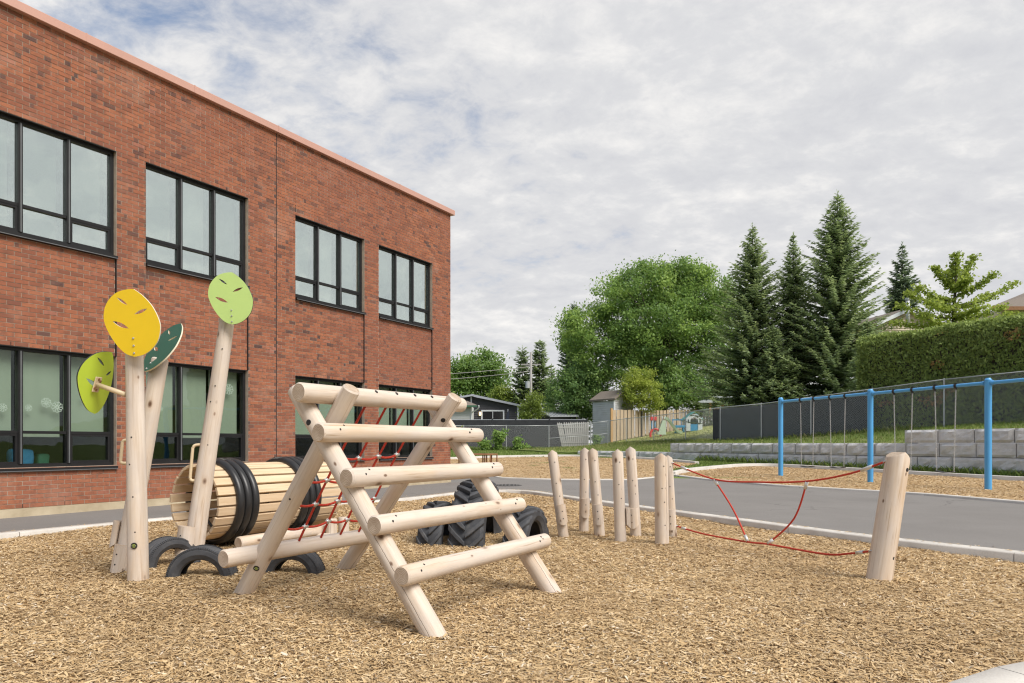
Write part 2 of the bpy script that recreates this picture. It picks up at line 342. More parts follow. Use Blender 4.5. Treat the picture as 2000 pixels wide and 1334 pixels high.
pmat('red_plastic', (0.62, 0.035, 0.03), (0.70, 0.05, 0.04), 3, rough=0.4, spec=0.4)
pmat('mint_plastic', (0.50, 0.62, 0.48), (0.56, 0.68, 0.53), 3, rough=0.4, spec=0.4)
pmat('sky_plastic', (0.045, 0.26, 0.50), (0.06, 0.30, 0.56), 3, rough=0.4, spec=0.4)
pmat('teal_roof_plastic', (0.09, 0.36, 0.38), (0.12, 0.42, 0.44), 3, rough=0.4, spec=0.4)
pmat('offwhite_plastic', (0.58, 0.62, 0.66), (0.66, 0.70, 0.73), 3, rough=0.45, spec=0.4)
pmat('pole_wood', (0.27, 0.255, 0.24), (0.36, 0.345, 0.33), 4, stretch=(4, 4, 0.3))
pmat('cast_iron', (0.07, 0.068, 0.066), (0.12, 0.115, 0.11), 40, rough=0.6, metal=0.3)
pmat('emblem_green', (0.20, 0.24, 0.05), (0.28, 0.31, 0.08), 30, rough=0.5)
t_ = NT('lamp_glow'); t_.set((0.9, 0.7, 0.4), 0.5); t_.b.inputs['Emission Color'].default_value = (1.0, 0.72, 0.36, 1); t_.b.inputs['Emission Strength'].default_value = 1.6

# ------------------------------------------------------------------ object helpers
def mats_of(m): return [MATS[x] for x in ([m] if isinstance(m, str) else m)]
def tag(o, label=None, cat=None, group=None, kind=None):
    if label: o['label'] = label
    if cat: o['category'] = cat
    if group: o['group'] = group
    if kind: o['kind'] = kind
    return o
def link(o, parent=None):
    COL.objects.link(o)
    if parent is not None: o.parent = parent
    return o
def empty(name, loc, label=None, cat=None, group=None):
    o = bpy.data.objects.new(name, None); o.empty_display_size = 0.1; o.location = loc; link(o); return tag(o, label, cat, group)
def wmat(o):
    m = Matrix.Identity(4)
    while o is not None: m = o.matrix_basis @ m; o = o.parent
    return m
def worg(parent): return wmat(parent).translation
def mk(name, verts, faces, mat, parent=None, origin=None, smooth=False, midx=None, rot=None, local=False):
    """mesh object; verts in world coordinates unless local=True (then origin/rot place them). parents carry no rotation unless given"""
    me = bpy.data.meshes.new(name)
    o0 = Vector(origin) if origin is not None else (worg(parent) if parent is not None else Vector((0, 0, 0)))
    vv = [tuple(v) for v in verts] if local else [tuple(Vector(v) - o0) for v in verts]
    me.from_pydata(vv, [], [tuple(f) for f in faces])
    for m in mats_of(mat): me.materials.append(m)
    if midx is not None: me.polygons.foreach_set('material_index', midx)
    if smooth: me.polygons.foreach_set('use_smooth', [True] * len(me.polygons))
    me.update()
    o = bpy.data.objects.new(name, me); link(o, parent); o.rotation_mode = 'QUATERNION'
    place(o, o0, rot, parent)
    return o
def place(o, loc, rot, parent):
    """put o at a world position and rotation under its parent"""
    o.rotation_mode = 'QUATERNION'; M_ = Matrix.Translation(loc)
    if rot is not None: M_ = M_ @ rot.to_matrix().to_4x4()
    o.matrix_basis = (wmat(parent).inverted() @ M_) if parent is not None else M_
class MB:
    def __init__(s): s.v = []; s.f = []; s.mi = []
    def add(s, verts, faces, mi=0):
        b = len(s.v); s.v += [Vector(x) for x in verts]; s.f += [tuple(i + b for i in f) for f in faces]; s.mi += [mi] * len(faces)
    def hexa(s, c, mi=0):     # 8 corners: bottom 4 ccw, top 4 ccw
        s.add(c, [(0, 3, 2, 1), (4, 5, 6, 7), (0, 1, 5, 4), (1, 2, 6, 5), (2, 3, 7, 6), (3, 0, 4, 7)], mi)
    def box(s, c, ax, ay, az, hx, hy, hz, mi=0):
        c = Vector(c)
        if ax.cross(ay).dot(az) < 0: ay = -ay
        X, Y, Z = ax * hx, ay * hy, az * hz
        s.hexa([c - X - Y - Z, c + X - Y - Z, c + X + Y - Z, c - X + Y - Z, c - X - Y + Z, c + X - Y + Z, c + X + Y + Z, c - X + Y + Z], mi)
    def aabox(s, a, b, mi=0):
        a, b = Vector(a), Vector(b); s.box((a + b) / 2, Vector((1, 0, 0)), Vector((0, 1, 0)), UP, abs(b.x - a.x) / 2, abs(b.y - a.y) / 2, abs(b.z - a.z) / 2, mi)
    def tube(s, pts, r, sides=8, mi=0, cap=True, r1=None):
        pts = [Vector(p) for p in pts]; n = len(pts); rings = []; ref = None
        for i, p in enumerate(pts):
            d = (pts[min(i + 1, n - 1)] - pts[max(i - 1, 0)])
            d = d.normalized() if d.length > 1e-9 else UP
            if ref is None:
                ref = d.cross(UP) if abs(d.z) < 0.9 else d.cross(Vector((1, 0, 0)))
            ref = (ref - d * ref.dot(d)).normalized(); b = d.cross(ref)
            rr = r if r1 is None else r + (r1 - r) * i / (n - 1)
            rings.append([p + (ref * math.cos(a) + b * math.sin(a)) * rr for a in [2 * math.pi * k / sides for k in range(sides)]])
        vs_ = [q for rg in rings for q in rg]; fs = []
        for i in range(n - 1):
            for k in range(sides):
                k2 = (k + 1) % sides; fs.append((i * sides + k, i * sides + k2, (i + 1) * sides + k2, (i + 1) * sides + k))
        if cap: fs += [tuple(reversed(range(sides))), tuple((n - 1) * sides + k for k in range(sides))]
        s.add(vs_, fs, mi)
    def build(s, name, mat, parent=None, smooth=False, origin=None):
        return mk(name, s.v, s.f, mat, parent, origin, smooth, s.mi)
def shade_auto(o, deg=40):
    me = o.data; bm = bmesh.new(); bm.from_mesh(me)
    for f in bm.faces: f.smooth = True
    for e_ in bm.edges:
        if len(e_.link_faces) == 2 and e_.calc_face_angle(0) > R(deg): e_.smooth = False
    bm.to_mesh(me); bm.free(); return o
def bevel(o, w_=0.006, seg=1):
    me = o.data; bm = bmesh.new(); bm.from_mesh(me)
    bmesh.ops.remove_doubles(bm, verts=bm.verts, dist=1e-5)
    bmesh.ops.bevel(bm, geom=list(bm.edges), offset=w_, segments=seg, affect='EDGES', profile=0.7, clamp_overlap=True)
    bm.to_mesh(me); bm.free(); return o

def quads_mesh(name, V, tone, mat, parent=None, kind=None, origin=None, nv=4):
    """V: (n, nv, 3) world coords, one face each; tone: (n,)"""
    V = np.asarray(V, dtype=np.float32); n = V.shape[0]
    o0 = np.array(origin if origin is not None else (worg(parent) if parent is not None else (0, 0, 0)), dtype=np.float32)
    V = V - o0
    me = bpy.data.meshes.new(name)
    me.vertices.add(n * nv); me.vertices.foreach_set('co', V.reshape(-1))
    me.loops.add(n * nv); me.loops.foreach_set('vertex_index', np.arange(n * nv, dtype=np.int32))
    me.polygons.add(n); me.polygons.foreach_set('loop_start', np.arange(0, n * nv, nv, dtype=np.int32))
    try: me.polygons.foreach_set('loop_total', np.full(n, nv, dtype=np.int32))
    except Exception: pass
    at = me.attributes.new('tone', 'FLOAT', 'FACE'); at.data.foreach_set('value', np.clip(tone, 0, 1).astype(np.float32))
    me.materials.append(MATS[mat]); me.update(calc_edges=True); me.validate()
    o = bpy.data.objects.new(name, me); link(o, parent)
    o.location = Vector(o0.tolist()) - (worg(parent) if parent is not None else Vector((0, 0, 0)))
    if kind: o['kind'] = kind
    return o

SEED = [0]
def log(name, p0, p1, r0, r1=None, parent=None, top='flat', bot='flat', gable_dir=None, mat=('peeled_log', 'log_end_grain'), sides=24, k=0.45, chamfer=0.012, wob=0.02):
    """a peeled log from p0 to p1; own local frame with z along the log"""
    p0, p1 = Vector(p0), Vector(p1); L = (p1 - p0).length; r1 = r0 if r1 is None else r1
    SEED[0] += 1; sd_ = SEED[0] * 3.71
    q = (p1 - p0).to_track_quat('Z', 'Y')
    if gable_dir is not None:      # turn so that local x runs along the ridge
        lx = q @ Vector((1, 0, 0)); ly = q @ Vector((0, 1, 0)); g = Vector(gable_dir)
        q = q @ Quaternion((0, 0, 1), math.atan2(g.dot(ly), g.dot(lx)))
    n = max(5, int(L / 0.16)); zs = [chamfer] + [L * i / n for i in range(1, n)] + [L - chamfer]
    zs = [0.0] + zs + [L]; vs_ = []
    for i, z in enumerate(zs):
        f = z / L; rr = r0 + (r1 - r0) * f
        if i in (0, len(zs) - 1): rr -= chamfer * 0.8
        for s_ in range(sides):
            a = 2 * math.pi * s_ / sides
            d = 1 + wob * mnoise.noise(Vector((math.cos(a) * 1.2 + sd_, math.sin(a) * 1.2, z * 1.6 + sd_)))
            ox = 0.05 * r0 * mnoise.noise(Vector((sd_, z * 0.9, 1.3))); oy = 0.05 * r0 * mnoise.noise(Vector((sd_, 7.1, z * 0.9)))
            x, y = rr * d * math.cos(a), rr * d * math.sin(a); zz = z
            if top == 'gable' and i >= len(zs) - 3:
                zz = z - k * abs(y) - (0.01 if i < len(zs) - 1 else 0)
                if i == len(zs) - 3: zz = min(zz, z - k * abs(y) - 0.03)
            if top == 'slant' and i >= len(zs) - 3:
                zz = z - k * (x + rr) - (0.02 if i == len(zs) - 3 else 0)
            vs_.append((x + (ox if 0 < i < len(zs) - 1 else 0), y + (oy if 0 < i < len(zs) - 1 else 0), zz))
    fs, mi = [], []
    for i in range(len(zs) - 1):
        for s_ in range(sides):
            s2 = (s_ + 1) % sides; fs.append((i * sides + s_, i * sides + s2, (i + 1) * sides + s2, (i + 1) * sides + s_)); mi.append(0)
    b0 = len(vs_); vs_.append((0, 0, 0)); b1 = len(vs_); zt = L - (k * r1 if top == 'slant' else 0); vs_.append((0, 0, zt)); last = (len(zs) - 1) * sides
    for s_ in range(sides):
        s2 = (s_ + 1) % sides
        fs.append((b0, s2, s_)); mi.append(1); fs.append((b1, last + s_, last + s2)); mi.append(1)
    o = mk(name, vs_, fs, list(mat), parent, p0, False, mi, q, local=True)
    return shade_auto(o, 38)
def disc(name, c, nrm, r, depth, mat, parent, sides=14, dome=0.3):
    c = Vector(c); nrm = Vector(nrm).normalized(); q = nrm.to_track_quat('Z', 'Y')
    vs_ = []
    for (rr, z) in ((r, -depth), (r, depth * 0.5), (r * 0.75, depth * (0.5 + dome))):
        vs_ += [(rr * math.cos(2 * math.pi * k / sides), rr * math.sin(2 * math.pi * k / sides), z) for k in range(sides)]
    fs = []
    for i in range(2):
        for k in range(sides): fs.append((i * sides + k, i * sides + (k + 1) % sides, (i + 1) * sides + (k + 1) % sides, (i + 1) * sides + k))
    fs.append(tuple(2 * sides + k for k in range(sides)))
    return mk(name, vs_, fs, mat, parent, c, False, None, q, local=True)
def catenary(a, b, sag, n=14):
    a, b = Vector(a), Vector(b); return [a.lerp(b, i / n) + Vector((0, 0, -sag * 4 * (i / n) * (1 - i / n))) for i in range(n + 1)]
def smooth_path(pts, n=8):
    pts = [Vector(p) for p in pts]; o = []
    for i in range(len(pts) - 1):
        p0 = pts[max(i - 1, 0)]; p1 = pts[i]; p2 = pts[i + 1]; p3 = pts[min(i + 2, len(pts) - 1)]
        for j in range(n):
            t = j / n
            o.append(0.5 * ((2 * p1) + (p2 - p0) * t + (2 * p0 - 5 * p1 + 4 * p2 - p3) * t * t + (3 * p1 - p0 - 3 * p2 + p3) * t ** 3))
    return o + [pts[-1]]

# ================================================================== THE SETTING
def lines(lo, hi, core_lo, core_hi, step, far):
    a = list(np.arange(core_lo, core_hi + 1e-6, step)); x = core_hi; s = step
    while x < hi: s *= 1.35; x += s; a.append(min(x, hi))
    x = core_lo; s = step
    while x > lo: s *= 1.35; x -= s; a.insert(0, max(x, lo))
    return a
xs = lines(-600, 600, -30, 40, 1.0, 0); ys = lines(-60, 900, -6, 62, 1.0, 0)
def Hg(x, y):
    s = min(1, max(0, (y - 19.0) / 3.0)); s = s * s * (3 - 2 * s)
    return -0.14 * (1 - s) + (H(min(y, 60)) + 0.02 * mnoise.noise(Vector((x * 0.4, y * 0.4, 0)))) * s
gv = [(x, y, Hg(x, y)) for y in ys for x in xs]; nx = len(xs)
gf = [(j * nx + i, j * nx + i + 1, (j + 1) * nx + i + 1, (j + 1) * nx + i) for j in range(len(ys) - 1) for i in range(nx - 1)]
tag(mk('ground', gv, gf, 'lawn', smooth=True), kind='structure')

# ---- kerb lines (plan), measured on the ground
KL = [(-12.0, 0.2), (-9.6, 3.7), (-6.11, 8.60), (-4.71, 10.75), (-2.12, 14.05), (-1.31, 15.50), (-0.62, 16.35), (-0.1, 16.55), (0.42, 16.15), (0.85, 15.20), (1.95, 12.75), (3.03, 10.60), (4.16, 8.35), (5.04, 7.06), (6.6, 4.9), (9.0, 1.9)]
KL = [Vector((a, b, 0)) for a, b in KL]
KLs = smooth_path(KL, 5)
def kerb(name, pts, width, ztop, zbot, joints=3.0, zf=None, shift=0.0):
    """ribbon kerb centred on pts; ztop over the local ground level; bevelled top edges; sections with open joints"""
    pts = [Vector(p) for p in pts]; mb = MB()
    d = [0]
    for a, b in zip(pts, pts[1:]): d.append(d[-1] + (b - a).length)
    L = d[-1]
    def at(s):
        s = min(max(s, 0), L)
        for i in range(len(d) - 1):
            if s <= d[i + 1] + 1e-9:
                return pts[i].lerp(pts[i + 1], (s - d[i]) / max(d[i + 1] - d[i], 1e-9)), i
        return pts[-1], len(d) - 2
    s0 = 0.0
    while s0 < L - 0.05:
        s1 = min(s0 + joints, L); n = max(2, int((s1 - s0) / 0.4)); ringv = []
        for k in range(n + 1):
            s = s0 + 0.004 + (s1 - s0 - 0.008) * k / n
            p, i = at(s); pa, _ = at(s - 0.25); pb, _ = at(s + 0.25); t = (pb - pa).normalized(); nr = Vector((t.y, -t.x, 0))
            g = zf(p) if zf else 0.0; h = width / 2; bv = 0.014
            for (x, z) in ((-h, zbot), (-h, ztop - bv), (-h + bv, ztop), (h - bv, ztop), (h, ztop - bv), (h, zbot)):
                q = p + nr * (x + shift); ringv.append((q.x, q.y, g + z))
        fs = []
        for k in range(n):
            for j in range(5): fs.append((k * 6 + j, (k + 1) * 6 + j, (k + 1) * 6 + j + 1, k * 6 + j + 1))
        fs += [tuple(range(6)), tuple(n * 6 + j for j in reversed(range(6)))]
        mb.add(ringv, fs); s0 = s1
    o = mb.build(name, 'kerb_concrete'); shade_auto(o, 50); return tag(o, kind='structure')
kerb('kerb', KLs, 0.20, 0.022, -0.25, 2.6)
# swing bed and far bed outlines (plan)
def HP(p): return H(p.y)
SWN = [G(1313, 931.5), G(1420, 941.5), G(1530, 951), G(1800, 967), G(2000, 984), G(2000, 984) + (G(2000, 984) - G(1800, 967)) * 3.0]
SWB = [G(1313, 931.5), Vector((6.45, 25.6, 0)), Vector((9.0, 28.6, 0)), Vector((10.2, 28.9, 0)), Vector((11.3, 27.5, 0)), Vector((14.55, 20.9, 0)), Vector((18.2, 13.5, 0))]
FARN = [Vector((-8.0, 41.0, 0)), G(885, 909, 0.18), G(930, 921, 0.08), G(978, 933, 0.03), G(1075, 936, 0.02), G(1230, 936.5, 0.02), G(1300, 932.5)]
FARB = [G(1300, 932.5) + Vector((0.1, 0.3, 0)), Vector((5.95, 26.5, 0)), Vector((8.0, 31.0, 0)), Vector((6.6, 36.0, 0)), Vector((3.2, 39.5, 0)), Vector((-1.0, 38.0, 0)), Vector((-3.6, 36.0, 0)), Vector((-9.0, 41.5, 0))]
for l_ in (SWN, SWB, FARN, FARB):
    for p in l_: p.z = 0
def fill(name, poly, zfun, mat, kind='structure', step=None):
    """flat-ish sheet over a plan polygon, subdivided so it follows zfun"""
    bm = bmesh.new(); vs_ = [bm.verts.new((p.x, p.y, 0)) for p in poly]
    es = [bm.edges.new((vs_[i], vs_[(i + 1) % len(vs_)])) for i in range(len(vs_))]
    bmesh.ops.triangle_fill(bm, edges=es, use_beauty=True)
    if step:
        for axis in (0, 1):
            lo = min(p[axis] for p in poly); hi = max(p[axis] for p in poly)
            x = math.floor(lo / step) * step
            while x < hi:
                no = Vector((1, 0, 0)) if axis == 0 else Vector((0, 1, 0))
                bmesh.ops.bisect_plane(bm, geom=list(bm.verts) + list(bm.edges) + list(bm.faces), plane_co=no * x, plane_no=no)
                x += step
    for v in bm.verts: v.co.z = zfun(v.co.x, v.co.y)
    for f in bm.faces:
        f.normal_update()
        if f.normal.z < 0: f.normal_flip()
        f.smooth = True
    me = bpy.data.meshes.new(name); bm.to_mesh(me); bm.free(); me.materials.append(MATS[mat])
    o = bpy.data.objects.new(name, me); link(o); return tag(o, kind=kind)
asph = [p.copy() for p in KLs] + [Vector((30, -8, 0))] + [Vector((30, -8, 0)), ] [:0] + list(reversed(SWN)) + list(reversed(FARN)) + [Vector((-30, 41, 0)), Vector((-30, -8, 0)), Vector((-13, -1.2, 0))]
fill('asphalt_path', asph, lambda x, y: H(y) + 0.002 + 0.004 * mnoise.noise(Vector((x * .5, y * .5, 0))), 'asphalt', step=1.0)
kerb('kerb', SWN, 0.16, 0.05, -0.2, 3.0, HP); kerb('kerb', smooth_path(SWB[:3], 4) + smooth_path(SWB[2:], 4)[1:], 0.20, 0.13, -0.2, 3.0, HP)
kerb('kerb', FARN, 0.15, 0.03, -0.2, 3.0, HP); kerb('kerb', smooth_path(FARB[2:], 5), 0.20, 0.12, -0.2, 3.0, HP)
# near corner slab, lower right
NK = [Vector((1.50, 2.69, 0)), Vector((2.10, 3.23, 0)), Vector((2.70, 3.50, 0)), Vector((3.6, 3.90, 0)), Vector((5.5, 4.4, 0))]
kerb('kerb', smooth_path(NK, 4), 0.26, 0.01, -0.25, 1.15)

def bedz(x, y):
    b = -0.055 + 0.035 * mnoise.noise(Vector((x * 0.55, y * 0.55, 3.0))) + 0.016 * mnoise.noise(Vector((x * 1.9, y * 1.9, 8.0)))
    # heaped towards the building side, lower by the right hand kerb
    b += 0.035 * min(1, max(0, (-x - 0.2) / 2.5)) - 0.012 * min(1, max(0, (x - 0.5) / 2.0))
    return b
bed = [p.copy() for p in KLs] + [Vector((9.5, -4, 0)), Vector((-14, -4, 0))]
fill('chip_bed', bed, bedz, 'chip_bed', step=0.3)
def bedf(x, y): return H(y) + 0.012 + 0.02 * mnoise.noise(Vector((x * 0.7, y * 0.7, 5.0)))
swpoly = SWN + list(reversed(SWB[1:])); fill('chip_bed', swpoly, bedf, 'chip_bed', step=0.6)
farpoly = FARN[1:] + FARB[1:]; fill('chip_bed', farpoly, bedf, 'chip_bed', step=0.8)

def inpoly(px_, py_, poly):
    ins = np.zeros(px_.shape, bool); n = len(poly)
    for i in range(n):
        a, b = poly[i], poly[(i + 1) % n]
        c = ((a.y > py_) != (b.y > py_)); 
        with np.errstate(divide='ignore', invalid='ignore'):
            xx = (b.x - a.x) * (py_ - a.y) / (b.y - a.y + 1e-12) + a.x
        ins ^= c & (px_ < xx)
    return ins
CHIPS_V, CHIPS_T = [], []
def scatter_chips(poly, y0, y1, dens, lmin, lmax, zfun, lift, umarg=1.08):
    wid = y1 * 1000 / FPX * umarg
    n = int((y1 - y0) * 2 * wid * dens)
    x = rng.uniform(-wid, wid, n); y = rng.uniform(y0, y1, n)
    keep = (np.abs(x) < y * 1000 / FPX * umarg + 0.4) & inpoly(x, y, poly); x, y = x[keep], y[keep]; n = len(x)
    # cheap ground lookup on a grid
    gx = np.arange(x.min() - 0.3, x.max() + 0.3, 0.12); gy = np.arange(y.min() - 0.3, y.max() + 0.3, 0.12)
    gz = np.array([[zfun(a, b) for a in gx] for b in gy])
    fx = (x - gx[0]) / 0.12; fy = (y - gy[0]) / 0.12; ix = fx.astype(int); iy = fy.astype(int); fx -= ix; fy -= iy
    ix = np.clip(ix, 0, len(gx) - 2); iy = np.clip(iy, 0, len(gy) - 2)
    z = gz[iy, ix] * (1 - fx) * (1 - fy) + gz[iy, ix + 1] * fx * (1 - fy) + gz[iy + 1, ix] * (1 - fx) * fy + gz[iy + 1, ix + 1] * fx * fy
    z = z + rng.uniform(0.001, lift, n)
    L = rng.uniform(lmin, lmax, n) * rng.choice([0.6, 1, 1, 1.25], n) / 2; W = L * rng.uniform(0.11, 0.36, n)
    a = rng.uniform(0, 2 * np.pi, n); tl = rng.normal(0, 0.20, n); rl = rng.normal(0, 0.28, n)
    dx = np.stack([np.cos(a) * np.cos(tl), np.sin(a) * np.cos(tl), np.sin(tl)], 1)
    dy = np.stack([-np.sin(a) * np.cos(rl), np.cos(a) * np.cos(rl), np.sin(rl)], 1)
    c = np.stack([x, y, z], 1); tp = rng.uniform(0.35, 1.0, (n, 1)); tq = rng.uniform(0.5, 1.0, (n, 1))
    L = L[:, None]; W = W[:, None]; sk = rng.uniform(-0.35, 0.35, (n, 1)) * W
    V = np.stack([c - dx * L - dy * W * tp, c + dx * (L + sk) - dy * W * tq, c + dx * (L - sk) + dy * W * tq, c - dx * L + dy * W * tp], 1)
    CHIPS_V.append(V); CHIPS_T.append(np.clip(rng.normal(0.53, 0.22, n), 0, 1))
scatter_chips(bed, 2.9, 4.6, 11000, 0.018, 0.044, bedz, 0.015)
scatter_chips(bed, 4.6, 7.0, 8200, 0.020, 0.044, bedz, 0.016)
scatter_chips(bed, 7.0, 10.5, 5200, 0.024, 0.046, bedz, 0.018)
scatter_chips(bed, 10.5, 16.5, 2400, 0.032, 0.058, bedz, 0.020)
def stray(line, n, sd_, side):
    """chips kicked out of the bed over the kerb"""
    pts_ = [line[int(k)] for k in rng.uniform(0, len(line) - 1, n)]; nx_ = rng.uniform(0, 1, n)
    x = np.empty(n); y = np.empty(n)
    for i in range(n):
        k = int(rng.uniform(0, len(line) - 1)); a, b = line[k], line[k + 1]; f = rng.random(); d = (b - a).normalized(); o_ = abs(rng.normal(0, sd_)) * (1 if rng.random() < .85 else 2.5)
        x[i] = a.x + (b.x - a.x) * f - d.y * side * o_; y[i] = a.y + (b.y - a.y) * f + d.x * side * o_
    a = rng.uniform(0, 6.28, n); L = rng.uniform(.008, .024, n)[:, None]; W = L * rng.uniform(.2, .45, (n, 1)); dx = np.stack([np.cos(a), np.sin(a), rng.normal(0, .1, n)], 1); dy = np.stack([-np.sin(a), np.cos(a), rng.normal(0, .15, n)], 1)
    dist = np.zeros(n); c = np.stack([x, y, np.where(True, 0.030, 0) + 0 * x], 1)
    CHIPS_V.append(np.stack([c - dx * L - dy * W, c + dx * L - dy * W * .6, c + dx * L + dy * W, c - dx * L + dy * W * .7], 1)); CHIPS_T.append(np.clip(rng.normal(.6, .2, n), 0, 1))
stray(KLs, 1500, 0.09, 1)
_v = CHIPS_V[-1]; _m = np.mean(_v, 1)[:, :2]
_d = np.min(np.stack([np.hypot(_m[:, 0] - p.x, _m[:, 1] - p.y) for p in smooth_path(KLs, 4)]), 0); _v[_d > 0.105, :, 2] -= 0.021
tag(quads_mesh('wood_chips', np.concatenate(CHIPS_V), np.concatenate(CHIPS_T), 'wood_chip'), 'loose tan wood chips covering the near play bed', 'wood chips', None, 'stuff')
CHIPS_V, CHIPS_T = [], []
scatter_chips(swpoly, 12.5, 29, 900, 0.035, 0.065, bedf, 0.02)
scatter_chips(farpoly, 21.0, 41, 450, 0.04, 0.07, bedf, 0.02)
tag(quads_mesh('wood_chips', np.concatenate(CHIPS_V), np.concatenate(CHIPS_T), 'wood_chip'), 'loose tan wood chips in the beds beyond the asphalt path', 'wood chips', None, 'stuff')

# ---- hillside behind the retaining wall: plan axes t (along the wall, away) and q (behind it)
W0 = Vector((15.36, 21.5, 0)); WD = Vector((-0.470, 0.883, 0)).normalized(); WNR = Vector((WD.y, -WD.x, 0))
def TQ(t, q, z=0.0):
    p = W0 + WD * t + WNR * q; return Vector((p.x, p.y, z))
FT = [-14, 1.9, 4.9, 13.4, 17.4, 22.0, 26.9, 30.0, 32.5, 33.2]
FQ = [3.6, 3.85, 4.0, 3.7, 4.2, 6.2, 7.7, 8.1, 8.1, 7.0]
FZ = [2.0, 1.80, 1.74, 1.22, 1.18, 1.16, 1.13, 1.08, 0.95, 0.80]
def fq(t): return float(np.interp(t, FT, FQ))
def fz(t): return float(np.interp(t, FT, FZ))
def walltop(t): return 1.50 if t < 3.8 else 1.04 if t < 16.0 else 0.60 if t < 24.3 else float(np.interp(t, [24.3, 26, 33], [0.55, 0.50, 0.62]))
def hill(t, q):
    p = TQ(t, q); q1 = fq(t); wt = walltop(t)
    if q < q1:
        s = max(0, (q - 0.5) / max(q1 - 0.5, 0.1)); z = wt + (fz(t) - wt) * (s ** 1.3)
    else: z = fz(t) + 0.14 * min(q - q1, 14)
    tb_ = 33.0 + 0.5 * max(0.0, q - 8.0)
    if t > tb_:
        s = min(1, (t - tb_) / 5.0); s = s * s * (3 - 2 * s); z = z * (1 - s) + (H(min(p.y, 60)) - 0.12) * s
    return z + 0.03 * mnoise.noise(Vector((t * 0.5, q * 0.6, 2.0)))
ts = list(np.arange(-16, 60.1, 0.6)) + [3.79, 3.81, 15.99, 16.01, 24.29, 24.31]; ts.sort()
qs = [0.45, 0.6, 0.9, 1.3, 1.8, 2.4, 3.0, 3.6, 4.2, 5, 6, 7, 8, 9, 10.5, 12, 14, 17, 21, 26, 34, 50, 90]
hv = [TQ(t, q, hill(t, q)) for q in qs for t in ts]; nT = len(ts)
hf = [(j * nT + i, j * nT + i + 1, (j + 1) * nT + i + 1, (j + 1) * nT + i) for j in range(len(qs) - 1) for i in range(nT - 1)]
hf = [tuple(reversed(f)) for f in hf]
ho = tag(mk('hillside', hv, hf, ['lawn', 'dry_lawn'], smooth=True), kind='structure')
mi = []
for j in range(len(qs) - 1):
    for i in range(nT - 1): mi.append(1 if (qs[j] >= fq(ts[i]) - 0.4 and ts[i] > 14) else 0)
ho.data.polygons.foreach_set('material_index', mi)
#==MORE==
# ================================================================== SCHOOL BUILDING
B0 = Vector((-7.43, 10.4, 0))
def WP(s, o_, z): 
    p = B0 + FD * s + FN * o_; return Vector((p.x, p.y, z))
CRS, BZ = 0.0667, 0.13
S0, S1 = -4.6, 11.2
ZL0, ZL1, ZU0, ZU1, ZTOP = BZ + 9 * CRS, BZ + 36 * CRS, BZ + 61 * CRS, BZ + 87 * CRS, BZ + 110 * CRS
WINS = [(-0.41, 1.72), (2.23, 4.36), (5.57, 7.70), (8.21, 10.36)]
OPEN = [(a, b, z0, z1) for a, b in WINS for z0, z1 in ((ZL0, ZL1), (ZU0, ZU1))]
school = empty('school_building', WP(5.0, 0, 0), 'two storey red brick school building with black framed windows', 'building')
def wbox(mb, s0, s1, o0, o1, z0, z1, mi=0):
    mb.box(WP((s0 + s1) / 2, (o0 + o1) / 2, (z0 + z1) / 2), FD, FN, UP, (s1 - s0) / 2, (o1 - o0) / 2, (z1 - z0) / 2, mi)
# backing wall (mortar) around the openings
mb = MB()
sb = sorted({S0, S1} | {x for w_ in WINS for x in w_}); zb = [BZ, ZL0, ZL1, ZU0, ZU1, ZTOP]
def is_open(s, z): return any(a < s < b and z0 < z < z1 for a, b, z0, z1 in OPEN)
def is_spandrel(s, z): return any(a < s < b for a, b in WINS) and ZL1 < z < ZU0
for i in range(len(sb) - 1):
    for j in range(len(zb) - 1):
        sm, zm = (sb[i] + sb[i + 1]) / 2, (zb[j] + zb[j + 1]) / 2
        if is_open(sm, zm): continue
        wbox(mb, sb[i], sb[i + 1], -0.24, -0.030 if is_spandrel(sm, zm) else -0.0055, zb[j], zb[j + 1])
mb.build('mortar_wall', 'mortar', school)
